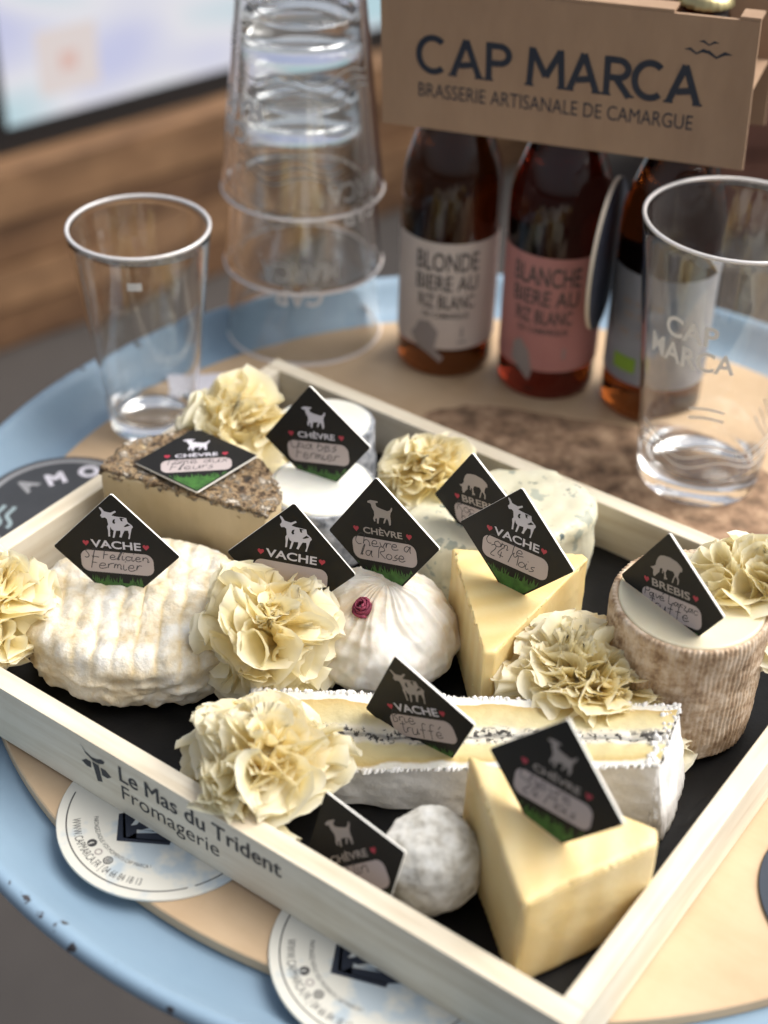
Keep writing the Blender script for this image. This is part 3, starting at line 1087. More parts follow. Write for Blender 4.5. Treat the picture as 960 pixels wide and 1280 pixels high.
def flower(center, axis, rad, label, seed, rings=6, wl=.55, amp=1.0, flat=1.0, warp=1.0, span=(5, 86), stretch=1.0):
    """a rosette of thin ruffled sheets: every sheet grows from the heart and meanders along a ring on a dome"""
    rnd = random.Random(seed)
    ax = Vector(axis).normalized()
    t1 = ax.orthogonal().normalized()
    t2 = ax.cross(t1)
    B = np.array([tuple(t1), tuple(t2), tuple(ax)])
    ser = Vector(tuple(B @ ER)).normalized()
    V, F, RIM = [], [], []
    nt_, nsn = 420, 11
    for l in range(rings):
        q = l / max(1, rings - 1)
        lam = R(span[0] + (span[1] - span[0]) * q ** .9 + rnd.uniform(-3, 3))
        k = max(2, int(round(2 * PI * math.sin(lam) / wl)))
        p1, p2, p3 = (rnd.uniform(0, 6.28) for _ in range(3))
        A = wl * .46 * amp * rnd.uniform(.85, 1.2)
        ln0 = rad * (1.0 - .10 * q) * rnd.uniform(.94, 1.05)
        base = len(V)
        off = rnd.uniform(0, 50)
        lean = Matrix.Rotation(R(rnd.uniform(-12, 12)), 3, 'X') @ Matrix.Rotation(R(rnd.uniform(-12, 12)), 3, 'Y')
        for i in range(nt_):
            th = 2 * PI * i / nt_
            ct, st = math.cos(th), math.sin(th)
            nz_ = noise.noise(Vector((ct * 1.2 + off, st * 1.2, l * 3.1)))
            nz3 = noise.noise(Vector((ct * 2.6 + off, st * 2.6, 40 + l * 3.1)))
            nz2 = noise.noise(Vector((ct * 10 + off, st * 10, l * 7.7)))
            w1 = k * th + p1 + 2.4 * nz_ + 1.5 * nz3
            am_ = A * (1 + .8 * nz3)
            dl = am_ * (math.sin(w1) + .32 * math.sin(2.3 * w1 + p2))
            dth = am_ * .95 * math.sin(2 * w1 + p3) / max(.35, math.sin(lam))
            ln = ln0 * (1 + .24 * nz_ + .10 * nz3 + .035 * nz2 + .016 * rnd.uniform(-1, 1))
            for s_ in range(nsn):
                s = s_ / (nsn - 1)
                g = s ** .8
                la = lam * (.55 + .45 * s) + dl * g + .14 * s * s * math.sin(w1 * .5 + p2)
                tt = th + dth * g
                r0 = ln * (.10 + .90 * s)
                fr = .015 * s ** 5 * math.sin(95 * th + 8 * nz2)
                v = Vector((r0 * math.sin(la + fr) * math.cos(tt), r0 * math.sin(la + fr) * math.sin(tt), r0 * math.cos(la + fr) * flat))
                v = lean @ v
                gq = v / rad
                v += rad * warp * (.22 * nvec(gq * 1.3 + Vector((seed, 0, l * .1))) + .05 * nvec(gq * 4.5 + Vector((0, seed, l * .3))))
                if stretch != 1.0:
                    v += ser * ((stretch - 1) * v.dot(ser))
                V.append(tuple(v))
                RIM.append(max(0, (s - .86) / .14) * .9)
        for i in range(nt_):
            j = (i + 1) % nt_
            for s_ in range(nsn - 1):
                F.append((base + i * nsn + s_, base + j * nsn + s_, base + j * nsn + s_ + 1, base + i * nsn + s_ + 1))
    # heart that closes the middle
    base = len(V)
    for s_ in range(6):
        for i in range(24):
            a = 2 * PI * i / 24
            ph = s_ / 5 * PI / 2
            V.append((rad * .42 * math.cos(ph) * math.cos(a), rad * .42 * math.cos(ph) * math.sin(a), rad * .42 * flat * math.sin(ph) - rad * .05))
            RIM.append(0)
    for s_ in range(5):
        for i in range(24):
            F.append((base + s_ * 24 + i, base + s_ * 24 + (i + 1) % 24, base + (s_ + 1) * 24 + (i + 1) % 24, base + (s_ + 1) * 24 + i))
    me = bpy.data.meshes.new('cheese_flower')
    me.from_pydata([tuple(p) for p in np.array(V) @ B], [], F)
    me.materials.append(M['tdm'])
    me.polygons.foreach_set('use_smooth', [True] * len(me.polygons))
    at = me.attributes.new('rim', 'FLOAT', 'POINT')
    at.data.foreach_set('value', RIM)
    o = bpy.data.objects.new('cheese_flower', me)
    COL.objects.link(o)
    o.location = center
    tag(o, label, 'cheese flower', 'shaved cheese flowers')
    return o


toc = np.array([.45, -.65, .62])      # roughly towards the photographer
up = np.array([0, 0, 1.])
flower((-.3450, .0345, .034), (.25, -.30, .92), .033, 'shaved cheese flower cut off by the left photo edge beside wrinkled cheese', 11, rings=7, wl=.46)
flower((-.2235, .1020, .032), (.30, -.45, .80), .0365, 'shaved cheese flower between the wrinkled white cheese and the rose cheese', 22, wl=.58)
flower((-.1765, .0365, .028), (.06, -.20, .98), .0350, 'shaved cheese flower spilling over the crate front board', 33, rings=7, wl=.42, flat=.98, stretch=1.12)
flower((-.0850, .1610, .027), (.02, -.14, .98), .0420, 'widest shaved cheese flower, densely ruffled, in front of the yellow wedge', 44, rings=10, wl=.30, amp=1.0, flat=.92, warp=.5, stretch=1.22)
flower((-.0420, .2290, .062), (.25, -.25, .93), .034, 'shaved cheese flower at the right photo edge behind the ribbed cheese', 55, wl=.52)
flower((-.3380, .2120, .030), (.10, -.25, .95), .040, 'shaved cheese flower behind the flower crusted tomme', 66, rings=7, wl=.42)
flower((-.2330, .2450, .032), (.20, -.20, .95), .031, 'shaved cheese flower between the ash logs and blue cheese', 77, wl=.54)

# ------------------------------------------------------------------ diamond name tags
TP = lambda s: [tuple(int(q) / 1000 for q in p.split(',')) for p in s.split(';')]
GOAT = TP('-206,599;-146,623;-24,619;-16,599;-63,582;-58,542;-38,524;26,504;134,481;181,499;216,550;232,538;221,495;193,460;179,407;182,326;172,259;144,248;136,318;116,360;87,320;70,277;39,266;52,309;75,359;-19,354;-40,289;-46,252;-75,253;-68,326;-82,340;-104,310;-97,284;-125,276;-135,325;-109,380;-107,442;-141,508;-143,538;-155,567;-205,573')
COW = TP('-203,761;-171,744;-132,690;-77,680;-33,675;39,716;54,693;-1,654;-22,627;51,615;140,611;206,605;222,534;284,486;299,456;272,417;261,367;242,292;232,242;208,240;226,315;218,387;161,382;128,317;104,254;71,263;93,326;94,375;26,368;7,293;-9,243;-36,240;-8,365;-39,386;-57,433;-69,359;-74,261;-102,253;-98,356;-107,429;-87,467;-100,563;-131,585;-177,573;-200,615;-174,654;-177,690;-206,736')
SPOT = [TP('-10,572;37,589;19,526;38,492;2,469;-32,509'), TP('85,618;195,604;137,582;154,527;110,535'), TP('220,521;284,486;214,455;167,436;135,447;183,486')]
SHEEP = TP('-180,587;-111,605;3,613;138,583;204,540;235,503;225,443;203,454;173,415;146,349;166,299;150,227;127,214;138,290;105,344;76,306;43,219;20,214;52,298;83,356;59,404;-55,403;-93,342;-86,269;-60,244;-88,226;-110,242;-136,199;-119,276;-116,334;-137,355;-147,305;-163,309;-152,379;-181,388;-205,356;-215,309;-268,259;-305,216;-335,211;-341,256;-333,316;-388,344;-318,374;-282,410;-267,472;-228,542')
TH = .0445 / math.sqrt(2)
TMATS = [M['card_black'], M['card_edge'], M['white'], M['pill'], M['green'], M['red'], M['ink'], M['grey_ink']]


def name_tag(c, xa, ya, word, lines, label, seed, animal_grey=False):
    X = Vector(xa).normalized()
    Z = X.cross(Vector(ya)).normalized()
    Y = Z.cross(X)
    b = MB()
    k = 1.0
    th = .0011
    e = .035
    corner = [(0, -1), (1, 0), (0, 1), (-1, 0)]
    ol = []
    for i in range(4):
        p0, p1, p2 = (np.array(corner[(i + d) % 4], float) for d in (-1, 0, 1))
        ol += [p1 + (p0 - p1) * e * .5, p1 + (p2 - p1) * e * .5]
    n = len(ol)
    v = [(p[0] * TH, p[1] * TH, 0) for p in ol] + [(p[0] * TH, p[1] * TH, -th) for p in ol]
    b.add(v, [tuple(range(n))], 0)
    b.add(v, [tuple(range(n, 2 * n))[::-1]] + [(n + i, n + (i + 1) % n, (i + 1) % n, i) for i in range(n)], 1)

    def pr(v2, f2, mi, lay):
        b.add([(p[0] * TH, p[1] * TH, .00006 * lay) for p in v2], f2, mi)
    rnd = random.Random(seed)
    wi = 7 if animal_grey else 2
    if word == 'VACHE':
        pr(*fill2d(COW), wi, 1)
        for s in SPOT:
            c0 = np.mean(np.array(s), 0)
            pr(*fill2d([tuple(c0 + (np.array(q) - c0) * .72) for q in s]), 0, 2)
        v2, f2 = line2d('VACHE', .135, .79, bold=.022)
        pr(v2 + np.array([-.395, .05]), f2, 2, 1)
    elif word == 'CHÈVRE':
        pr(*fill2d(GOAT), wi, 1)
        v2, f2 = line2d('CHÈVRE', .105, .70, bold=.022)
        pr(v2 + np.array([-.345, .06]), f2, 7 if animal_grey else 2, 1)
    else:
        pr(*fill2d(SHEEP), 7, 1)
        v2, f2 = line2d('BREBIS', .125, .74, bold=.022)
        pr(v2 + np.array([-.37, .045]), f2, 7, 1)
    for sx in (-1, 1):
        hp = []
        for i in range(28):
            a = 2 * PI * i / 28
            hp.append((sx * .475 + .0033 * 16 * math.sin(a) ** 3 * .95, .115 + .0034 * (13 * math.cos(a) - 5 * math.cos(2 * a) - 2 * math.cos(3 * a) - math.cos(4 * a))))
        pr(*fill2d(hp[::-1]), 5, 1)
    # writing field
    pw, ph, pr_ = .575, .19, .13
    pp = []
    for cx_, cy_, a0 in ((pw - pr_, -.20 - ph + pr_, -90), (pw - pr_, -.20 + ph - pr_, 0), (-pw + pr_, -.20 + ph - pr_, 90), (-pw + pr_, -.20 - ph + pr_, 180)):
        pp += [(cx_ + pr_ * math.cos(R(a0 + 15 * i)), cy_ + pr_ * math.sin(R(a0 + 15 * i))) for i in range(7)]
    pr(*fill2d(pp), 3, 1)
    for j, s in enumerate(lines):
        _, wd = hand(s, 0, 0, 1, .1)
        sz = min(.0255, 1.04 / wd)
        rb, _ = hand(s, -.52 + .07 * j, -.150 - .175 * j, sz, .0135, seed + j)
        for v2, f2 in rb:
            pr(v2, f2, 6, 2)
    # grass
    pr([(0, -.96), (.40, -.56), (-.40, -.56)], [(0, 1, 2)], 4, 1)
    for i in range(46):
        x = rnd.uniform(-.53, .53)
        y0 = -min(.60, .95 - abs(x))
        y1 = rnd.uniform(-.52, -.42)
        lean = rnd.uniform(-.05, .05)
        if y1 <= y0:
            continue
        wd = rnd.uniform(.012, .026)
        if abs(x + lean) + abs(y1) > .96:
            continue
        pr([(x - wd, y0), (x + wd, y0), (x + lean, y1)], [(0, 1, 2)], 4, 1 + .3 * rnd.random())
    o = b.build('name_tag', TMATS)
    mt = Matrix((X, Y, Z)).transposed().to_4x4()
    mt.translation = Vector(c)
    o.matrix_world = mt
    return tag(o, label, 'name tag', 'diamond cheese name tags')


name_tag((-.3036, .0834, .0579), (.894, .446, .043), (-.092, .09, .992), 'VACHE', ['ST Felicien', 'Fermier'], 'black diamond VACHE tag standing in the wrinkled white cheese at left', 1)
name_tag((-.3225, .1626, .0605), (.741, .671, .014), (-.67, .741, -.05), 'CHÈVRE', ['Tome aux', 'Fleurs'], 'black diamond CHÈVRE tag lying flat on the flower crusted tomme', 2)
name_tag((-.226, .1201, .065), (.93, .369, -.006), (-.064, .176, .982), 'VACHE', [], 'black diamond VACHE tag half hidden behind a shaved cheese flower', 3)
name_tag((-.2781, .2069, .0656), (.965, .183, .189), (-.205, .076, .976), 'CHÈVRE', ['Cha bes', 'Fermier'], 'black diamond CHÈVRE tag standing between the two ash logs', 4)
name_tag((-.1958, .1517, .074), (.97, .066, .233), (-.239, .115, .964), 'CHÈVRE', ['Chevre à', 'la Rose'], 'black diamond CHÈVRE tag standing behind the dried rose bud', 5, True)
name_tag((-.1795, .2114, .0639), (.964, -.155, .218), (-.22, .006, .976), 'BREBIS', ['Roc', 'bleu'], 'black diamond BREBIS tag in the blue cheese, partly covered by another tag', 6)
name_tag((-.1384, .1764, .082), (.999, -.031, .03), (-.028, .067, .997), 'VACHE', ['Comté', '24 Mois'], 'black diamond VACHE tag in the tall yellow wedge, marked 24 Mois', 7)
bt = name_tag((-.0618, .1808, .0882), (.932, -.267, .244), (-.225, .101, .969), 'BREBIS', ['Pavé Larzac', 'truffé'], 'black diamond BREBIS tag standing in the ribbed brown cheese', 8)
bt.scale = (.965, .965, .965)
name_tag((-.1277, .0844, .051), (.914, -.033, .404), (-.405, -.03, .914), 'VACHE', ['Brie', 'truffé'], 'black diamond VACHE tag leaning in the long truffle brie', 9, True)
name_tag((-.0465, .0572, .083), (.996, -.08, .036), (-.023, .167, .986), 'CHÈVRE', ['Chevre', '24 Mois'], 'black diamond CHÈVRE tag in the nearest yellow wedge, largest in view', 10, True)
name_tag((-.1150, .0195, .0250), (.751, .118, .649), (-.651, .295, .699), 'CHÈVRE', ['Crottin'], 'black diamond CHÈVRE tag sunk between crate front and small round cheese', 12, True)

# ------------------------------------------------------------------ glasses
GH, GB, GT = .163, .0345, .0510


def tumbler(H, rb, rt, wall=.0021, base=.012):
    o_ = lambda z: rb + (rt - rb) * (z / H) ** 1.05
    p = [(0, .0012), (rb * .82, .0012), (rb * .9, 0), (rb - .0015, 0), (rb, .0015)]
    for i in range(1, 24):
        z = .0015 + (H - .0015 - wall / 2) * i / 24
        p.append((o_(z), z))
    p += [(rt - wall / 2 + wall / 2 * math.cos(PI * i / 10), H - wall / 2 + wall / 2 * math.sin(PI * i / 10)) for i in range(11)]
    for i in range(23, 0, -1):
        z = base + .004 + (H - base - .004 - wall / 2) * i / 24
        p.append((o_(z) - wall, z))
    p += [(o_(base) - wall - .0015, base + .0022), (o_(base) * .8, base + .0004), (0, base)]
    return p, o_


def wrap(b, v2, f2, ofn, ang, mi=0, off=.00025, ml=.003):
    v2, f2 = fine(v2, f2, ml)
    vs = []
    for x, z in v2:
        r = ofn(z) + off
        a = ang + x / ofn(z)
        vs.append((r * math.cos(a), r * math.sin(a), z))
    b.add(vs, f2, mi)


M['rim'] = mat('fire_polished_rim', (.95, .91, .89), .25, **{'Transmission Weight': .45, 'IOR': 1.47})  # whitish colour of the added ring stands in for light caught in the lip


def rim_ring(parent, rt, H, tr=.00110):
    b = MB()
    c = rt - .00105
    b.lathe([(c + tr * math.cos(2 * PI * i / 12), H - .0003 + tr * math.sin(2 * PI * i / 12)) for i in range(12)][::-1], 128, closed=True)
    b.build('rim', M['rim'], parent, smooth=True)


prof, ofn = tumbler(GH, GB, GT)
g = thing('beer_glass', 'large empty beer glass with white lettering at the right photo edge', 'glass', (-.1429, .3943, BZ + .0009))
b = MB()
b.lathe([(max(r_, 0), z_) for r_, z_ in prof], 128)
b.build('tumbler', M['glass'], g, smooth=True, sharp=60)
rim_ring(g, GT, GH, .00112)
b = MB()
A0 = R(-88)
for s, h, z, wd in (('CAP', .0125, .110, .030), ('MARCA', .0125, .094, .050)):
    v2, f2 = line2d(s, h, wd, bold=.02)
    wrap(b, v2 + np.array([-wd / 2, z]), f2, ofn, A0)
b.build('printed_name', M['etch'], g)
b = MB()
for k in range(2):
    pts = [(.004 + .019 * i / 16, .068 - .006 * k + .0018 * math.sin(i / 16 * PI)) for i in range(17)]
    wrap(b, *ribbon2d(pts, .0016), ofn, A0)
for k in range(3):
    pts = [(-.028 + .125 * i / 80, .030 + .0058 * k + .0030 * math.sin(i / 80 * 6 * PI + .5 * k)) for i in range(81)]
    wrap(b, *ribbon2d(pts, .0013), ofn, A0)
b.build('printed_waves', M['etch'], g)


b = MB()
b.lathe([(GT - .00105 + .0016 * math.cos(2 * PI * i / 12), GH - .0003 + .0016 * math.sin(2 * PI * i / 12)) for i in range(12)][::-1], 128, closed=True)
b.V = [(x, y, min(z, GH)) for x, y, z in b.V]
tmp = b.build('rim', mat('milky_rim', (.97, .90, .87), .25, **{'Transmission Weight': .12}), smooth=True)  # pinkish white paints the bright rim light of the stacked glasses
thick_rim = tmp.data
bpy.data.objects.remove(tmp)


def dup(root, loc, rot, label):
    r_ = root.copy()
    COL.objects.link(r_)
    r_.location = loc
    r_.rotation_euler = rot
    r_['label'] = label
    r_['group'] = 'stacked upturned beer glasses'
    for ch in root.children:
        c_ = ch.copy()
        COL.objects.link(c_)
        c_.parent = r_
        if c_.name.startswith('rim'):
            c_.data = thick_rim
    return r_


for k, (lb, an) in enumerate((('upturned beer glass at the bottom of the glass stack', 20), ('upturned beer glass in the middle of the glass stack', 75), ('upturned beer glass at the top of the glass stack', -40))):
    dup(g, (-.4302, .3886, BZ + GH + .0506 * k), (PI, 0, R(-55 - 88 + an - 20)), lb)

prof, ofn2 = tumbler(.130, .0255, .0405, wall=.0019, base=.010)
g2 = thing('small_glass', 'small empty plain tumbler glass behind the tomme at left', 'glass', (-.4305, .2420, BZ))
b = MB()
b.lathe([(max(r_, 0), z_) for r_, z_ in prof], 112)
b.build('tumbler', M['glass'], g2, smooth=True, sharp=60)
rim_ring(g2, .0405, .130)
b = MB()
v2, f2 = fill2d([(-.004, .110), (.004, .110), (.004, .115), (-.004, .115)])
wrap(b, v2, f2, ofn2, R(-52))
b.build('volume_mark', M['etch'], g2)

# ------------------------------------------------------------------ bottles
BRN = mat('amber_glass', (.075, .018, .003), .03, **{'Transmission Weight': 1.0, 'IOR': 1.4})
RED = mat('ruby_amber_glass', (.06, .006, .0025), .03, **{'Transmission Weight': 1.0, 'IOR': 1.4})
CAPM = mat('gold_cap', (.45, .38, .20), .35, Metallic=.9)
BR = .0305


def bottle(loc, glassm, labm, text, label, ang, z0, z1, extra):
    t = thing('beer_bottle', label, 'bottle', loc, 'beer bottles in the carrier')
    p = [(0, .002), (.020, .0005), (BR - .003, 0), (BR - .0005, .003), (BR, .008), (BR, .120), (BR - .0006, .130), (BR - .003, .140), (.0235, .152), (.0185, .166), (.0155, .182), (.0142, .20), (.0135, .239),
         (.0142, .240), (.0142, .244), (.0132, .245), (.0132, .251), (0, .251)]
    b = MB()
    b.lathe(p, 96)
    b.build('glass_body', glassm, t, smooth=True, sharp=50)
    b = MB()
    n = 64
    span = R(165)
    rr = BR + .0003
    vs = []
    for i in range(n + 1):
        a = R(ang) - span + 2 * span * i / n
        for (dr, z) in ((0, z0), (0, z1)):
            vs.append(((rr + dr) * math.cos(a), (rr + dr) * math.sin(a), z))
    b.add(vs, [(2 * i, 2 * i + 2, 2 * i + 3, 2 * i + 1) for i in range(n)], 0)
    of = lambda z: rr
    zz = z1 - .006
    for s, h, wd in text:
        zz -= h
        v2, f2 = line2d(s, h, wd, bold=.015)
        wrap(b, v2 + np.array([-wd / 2 + extra[3], zz]), f2, of, R(ang), 1, .0002)
        zz -= .0028
    for pts, mi in extra[0]:
        v2, f2 = fill2d(pts)
        wrap(b, v2, f2, of, R(ang), mi, .00015 + .0001 * mi)
    b.build('label', [labm, M['label_ink'], M['label_grey'], M['label_green'], labm], t, smooth=True)
    b = MB()
    b.lathe([(0, .2512), (.0133, .2512), (.0150, .2495), (.0150, .2505), (.0138, .2535), (.0120, .2553), (0, .2557)], 63)
    b.V = [(x * (1 + .03 * math.cos(21 * math.atan2(y, x))), y * (1 + .03 * math.cos(21 * math.atan2(y, x))), z) if z < .2506 else (x, y, z) for x, y, z in b.V]
    b.build('crown_cap', CAPM, t, smooth=True, sharp=50)
    return t


M['label_ink'] = mat('label_dark_ink', (.06, .055, .055), .6)
M['label_grey'] = mat('label_grey_ink', (.26, .23, .22), .6)
M['label_green'] = mat('label_green_mark', (.20, .34, .03), .6)
hat = [(-.017, .030), (-.013, .022), (-.004, .018), (.004, .012), (.006, .016), (.0, .022), (.002, .034), (-.004, .041), (-.011, .040), (-.014, .033)]
hat = [(x - .004, z) for x, z in hat]
sm_ = [(.012, .030), (.0135, .030), (.0135, .037), (.012, .037)]
bottle((-.3361, .4161, BZ), BRN, noisy('blonde_label', [(.3, (.52, .45, .41)), (.7, (.60, .53, .48))], 30, rough=.6), [('BLONDE', .0125, .040), ('BIERE AU', .0105, .040), ('RIZ BLANC', .0095, .036), ('DE CAMARGUE', .004, .030)],
       'amber beer bottle with cream label reading BLONDE', -62, .0215, .0945, ([(hat, 2), (sm_, 2), ([(.010, .026), (.016, .026), (.016, .0275), (.010, .0275)], 2)], 0, 0, .002))
ht2 = [(-.019, .026), (-.012, .020), (-.006, .014), (-.004, .020), (-.007, .034), (-.013, .042), (-.018, .038)]
bottle((-.2700, .4330, BZ + .0002), RED, noisy('blanche_label', [(.3, (.40, .17, .155)), (.7, (.46, .21, .19))], 30, rough=.6), [('BLANCHE', .0125, .043), ('BIERE AU', .0105, .042), ('RIZ BLANC', .0095, .036), ('DE CAMARGUE', .004, .032)],
       'amber beer bottle with pink label reading BLANCHE', -70, .0215, .0985, ([(ht2, 2), ([(x + .002, z + .001) for x, z in sm_], 2)], 0, 0, .0))
sq = [(-.022, .034), (-.006, .034), (-.006, .044), (-.022, .044)]
bottle((-.2045, .4500, BZ), BRN, noisy('grey_label', [(.3, (.20, .21, .24)), (.7, (.27, .28, .31))], 40, rough=.6), [],
       'amber beer bottle with grey label and green mark behind right glass', -75, .026, .099, ([(sq, 3)] + [([(x, z), (x + .007, z), (x + .007, z + .004), (x, z + .004)], 2) for x, z in ((-.02, .078), (-.011, .078), (-.002, .078), (-.018, .070), (-.009, .070), (-.02, .058), (-.008, .058))], 0, 0, .0))

# cardboard carrier over the necks
m = noisy('kraft_card', [(.3, (.33, .21, .13)), (.7, (.39, .255, .16))], 60, rough=.8, stretch=(1, 1, .3), bscale=200, bstr=.15, bdist=.0006)
M['kraft'] = m
dC = np.array([.9677, .2521, 0])
nC = np.array([.2521, -.9677, 0])
O = np.array([-.3361, .4161, 0]) + nC * .034
Ux = dC * .2065 + np.array([0, 0, .0084])
Lx = np.linalg.norm(Ux)
Ux = Ux / Lx
Zx = np.cross(Ux, -nC)
Zx = Zx / np.linalg.norm(Zx)
if Zx[2] < 0:
    Zx = -Zx
o0 = O + dC * -.0335 + np.array([0, 0, .1643])
t = thing('bottle_carrier', 'brown cardboard bottle carrier printed with a brewery name', 'carrier', tuple(o0))


def slab(b, o, ux, uy, n, lx, ly, th, mi=0):
    v = []
    for dz in (0, -th):
        for (x, y) in ((0, 0), (lx, 0), (lx, ly), (0, ly)):
            v.append(o + ux * x + uy * y + n * dz)
    b.add(v, [(0, 1, 2, 3), (7, 6, 5, 4), (0, 4, 5, 1), (1, 5, 6, 2), (2, 6, 7, 3), (3, 7, 4, 0)], mi)


HP = .0802
b = MB()
slab(b, o0, Ux, Zx, nC, .2075, HP, .0022)


def onp(v2, f2):
    b.add([o0 + Ux * p[0] + Zx * p[1] + nC * .0002 for p in v2], f2, 1)


_lay = [0]


def stroke(pts, wd):
    v2, f2 = ribbon2d(pts, wd)
    _lay[0] += 1
    b.add([o0 + Ux * p[0] + Zx * p[1] + nC * (.0002 + .000006 * _lay[0]) for p in v2], f2, 1)


def block(ch, x, y, h, wd):
    t_ = .0036
    ln = lambda *q: stroke([(x + u * wd, y + v_ * h) for u, v_ in q], t_)
    sf = lambda u, v_: stroke([(x + u * wd - .0026, y + v_ * h), (x + u * wd + .0026, y + v_ * h)], .0013)
    if ch == 'C':
        stroke([(x + wd * .52 + wd * .46 * math.cos(R(a)), y + h * .5 + h * .44 * math.sin(R(a))) for a in range(48, 315, 8)], t_)
    if ch == 'A':
        ln((.10, .02), (.5, .98))
        ln((.5, .98), (.90, .02))
        ln((.30, .30), (.70, .36))
        sf(.10, .03)
        sf(.90, .03)
    if ch == 'P' or ch == 'R':
        ln((.15, .0), (.15, 1))
        stroke([(x + wd * .15, y + h * .92), (x + wd * .5, y + h * .92)], t_)
        stroke([(x + wd * .5 + wd * .34 * math.cos(R(a)), y + h * .695 + h * .225 * math.sin(R(a))) for a in range(90, -91, -10)], t_)
        stroke([(x + wd * .15, y + h * .47), (x + wd * .5, y + h * .47)], t_)
        sf(.15, .03)
        if ch == 'R':
            ln((.45, .46), (.92, .0))
            sf(.92, .03)
    if ch == 'M':
        ln((.08, .0), (.14, 1))
        ln((.14, .97), (.5, .28))
        ln((.5, .28), (.86, .97))
        ln((.86, 1), (.92, .0))
        sf(.08, .03)
        sf(.92, .03)


for ch, x, wd in (('C', .0215, .0180), ('A', .0405, .0195), ('P', .0610, .0165), ('M', .0850, .0220), ('A', .1075, .0190), ('R', .1275, .0165), ('C', .1440, .0180), ('A', .1620, .0195)):
    block(ch, x, .0325, .0215, wd)
v2, f2 = line2d('BRASSERIE ARTISANALE DE CAMARGUE', .0080, .1560, bold=.0)
onp(v2 + np.array([.0222, .0188]), f2)
for (bx, by, s) in ((.1765, .0610, 1.1), (.1825, .0660, .9), (.1870, .0600, 1.35)):
    for sg in (-1, 1):
        onp(*fill2d([(bx, by), (bx + sg * .0030 * s, by + .0022 * s), (bx + sg * .0062 * s, by + .0012 * s), (bx + sg * .0032 * s, by + .0008 * s), (bx, by - .0009 * s)][::sg]))
fp = b.build('front_panel', [m, M['navy']], t)
under(t, fp)
b = MB()
slab(b, o0 - nC * .0658 , Ux, Zx, nC, .2075, HP, .0022)
under(t, b.build('back_panel', m, t))
b = MB()
for xa, xb in ((.0, .163), (.197, .2075)):
    slab(b, o0 + Ux * xa + Zx * (HP + .0018) - nC * .0001, Ux, -nC, Zx, xb - xa, .013, .0016)
under(t, b.build('top_flap', m, t))
# top plate the necks poke through
b = MB()
holes = [((np.array(q) - o0) @ Ux, (np.array(q) - o0) @ -nC) for q in ((-.3361, .4161, 0), (-.2700, .4330, 0), (-.2045, .4500, 0))]
ox = [0] + [(holes[i][0] + holes[i + 1][0]) / 2 for i in range(2)] + [.2055]
for i, (hx, hy) in enumerate(holes):
    xa, xb, ya, yb = ox[i] + .0023 * (i == 0), ox[i + 1], .0025, .0655
    n = 40
    vi, vo = [], []
    for k in range(n):
        a = 2 * PI * k / n
        c_, s_ = math.cos(a), math.sin(a)
        vi.append((hx + .0152 * c_, hy + .0152 * s_))
        tt = min((((xb - hx) if c_ > 0 else (xa - hx)) / c_) if abs(c_) > 1e-6 else 9, (((yb - hy) if s_ > 0 else (ya - hy)) / s_) if abs(s_) > 1e-6 else 9)
        vo.append((hx + tt * c_, hy + tt * s_))
    for z in (.0385,):
        b.add([o0 + Ux * p[0] - nC * p[1] + Zx * z for p in vi + vo], [(k, n + k, n + (k + 1) % n, (k + 1) % n) for k in range(n)])
under(t, b.build('top_plate', m, t))

# coaster wedged upright between two bottles
b = MB()
cr = .045
b.lathe([(0, 0), (cr, 0), (cr, .0026), (0, .0026)], 72)
o = b.build('coaster', [mat('coaster_core', (.55, .47, .37), .7), M['navy']], smooth=True, sharp=40)
for q in o.data.polygons:
    if q.normal.z > .9:
        q.material_index = 1
fz = (Vector(dC) * .9995 + Vector(nC) * -.03).normalized()
o.rotation_euler = fz.to_track_quat('Z', 'Y').to_euler()
o.location = Vector((-.2372, .4415, .100)) + Vector(nC) * .016 - fz * .0013
tag(o, 'navy faced coaster wedged upright between the pink and grey labelled bottles', 'coaster', 'beer coasters')

# ------------------------------------------------------------------ background: plank bench with lit screen
CU = np.array([.2402, .9707, 0])
CN = np.array([.9707, -.2402, 0])
C0 = np.array([-1.5152, 1.0103, 0])
m1 = wood('bench_planks', (.20, .105, .05), (.085, .042, .02), (1, .06, 1), scale=16)
m2 = wood('bench_planks_light', (.26, .145, .072), (.13, .07, .034), (1, .06, 1), scale=16)
t = thing('plank_bench', 'low brown plank bench in the blurred background', 'bench', tuple(C0 + CU * .6 + np.array([0, 0, -.72])))
for k in range(4):
    b = MB()
    b.obox(C0 - CN * .03, CU, CN, (-2.6, 0, -.715 + .068 * k), (3.2, .024 + .006 * (k % 2), -.652 + .068 * k))
    under(t, b.build('plank', (m1, m2)[k % 2], t))
for k in range(4):
    b = MB()
    b.obox(C0 - CN * .03, CU, CN, (-2.6, -.13 - .16 * k, -.452), (3.2, .028 - .16 * k, -.437))
    under(t, b.build('seat_plank', (m2, m1)[k % 2], t))
b = MB()
b.obox(C0 - CN * .06, CU, CN, (-2.6, -.02, -.719), (3.2, .02, -.453))
under(t, b.build('backing', mat('dark_gap', (.03, .02, .015), .8), t))

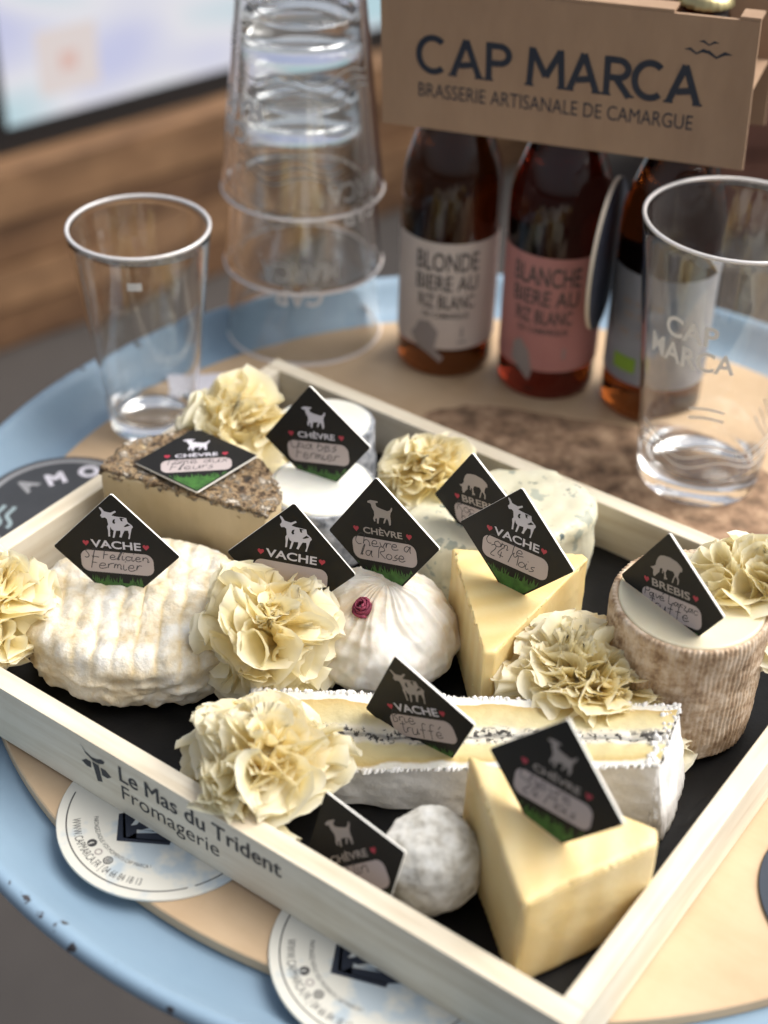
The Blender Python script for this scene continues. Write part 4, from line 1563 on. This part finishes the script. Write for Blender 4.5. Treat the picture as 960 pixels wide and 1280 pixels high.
t = thing('display_screen', 'lit pale blue screen standing on the bench behind the glasses', 'screen', tuple(C0 + CU * .6 - CN * .06 + np.array([0, 0, -.4365])))
m = bpy.data.materials.new('lit_screen')
m.use_nodes = True
nt = m.node_tree
P(m).inputs['Base Color'].default_value = (.02, .02, .02, 1)
v = coords(m, (1, 1, 1))
sx = N(m, 'ShaderNodeSeparateXYZ')
L(m, v, sx.inputs[0])
c1, _ = noise_ramp(m, coords(m, (2.2, 2.2, 5.0), (.5, 0, .3)), 1.1, [(.3, (.55, .64, .98)), (.45, (.70, .72, .98)), (.55, (.95, .94, 1.0)), (.66, (.58, .82, .90))], detail=1)
L(m, c1, P(m).inputs['Emission Color'])
P(m).inputs['Emission Strength'].default_value = 0.40
b = MB()
b.obox(C0 - CN * .06, CU, CN, (.0895, -.004, -.397), (1.2505, .001, .2705))
under(t, b.build('panel', m, t))
fm = mat('black_bezel', (.008, .008, .009), .4)
b = MB()
b.obox(C0 - CN * .06, CU, CN, (.06, -.03, -.4365), (1.28, .004, -.3975))
b.obox(C0 - CN * .06, CU, CN, (.06, -.03, .271), (1.28, .004, .30))
b.obox(C0 - CN * .06, CU, CN, (.06, -.03, -.3973), (.089, .004, .271))
b.obox(C0 - CN * .06, CU, CN, (1.251, -.03, -.3973), (1.28, .004, .271))
b.obox(C0 - CN * .06, CU, CN, (.0892, -.03, -.3973), (1.2508, -.006, .2708))
under(t, b.build('bezel', fm, t))
em = mat('screen_icon', (.02, .02, .02), .5)
P(em).inputs['Emission Color'].default_value = (.9, .80, .78, 1)
P(em).inputs['Emission Strength'].default_value = .40
em2 = mat('screen_icon_mark', (.02, .02, .02), .5)
P(em2).inputs['Emission Color'].default_value = (.88, .62, .56, 1)
P(em2).inputs['Emission Strength'].default_value = .4
b = MB()
b.obox(C0 - CN * .06, CU, CN, (.15, .0012, -.365), (.25, .002, -.27))
b.obox(C0 - CN * .06, CU, CN, (.185, .0022, -.335), (.215, .003, -.305), 1)
under(t, b.build('icon', [em, em2], t))

# reddish storage box far behind the right glass
t = thing('storage_box', 'blurred red brown wooden box on the floor behind the carrier', 'box', (-.52, 2.30, -.72))
rb = wood('red_brown_wood', (.20, .085, .055), (.11, .045, .03), (.06, 1, 1), scale=14)
for k in range(4):
    b = MB()
    b.obox((-.52, 2.30, 0), ER, EF, (-.42, 0, -.719 + .15 * k), (.55, .02, -.579 + .15 * k))
    under(t, b.build('slat', rb, t))
b = MB()
b.obox((-.52, 2.30, 0), ER, EF, (-.42, .021, -.719), (.55, .40, -.13))
under(t, b.build('box_body', mat('dark_box_inside', (.05, .03, .025), .8), t))
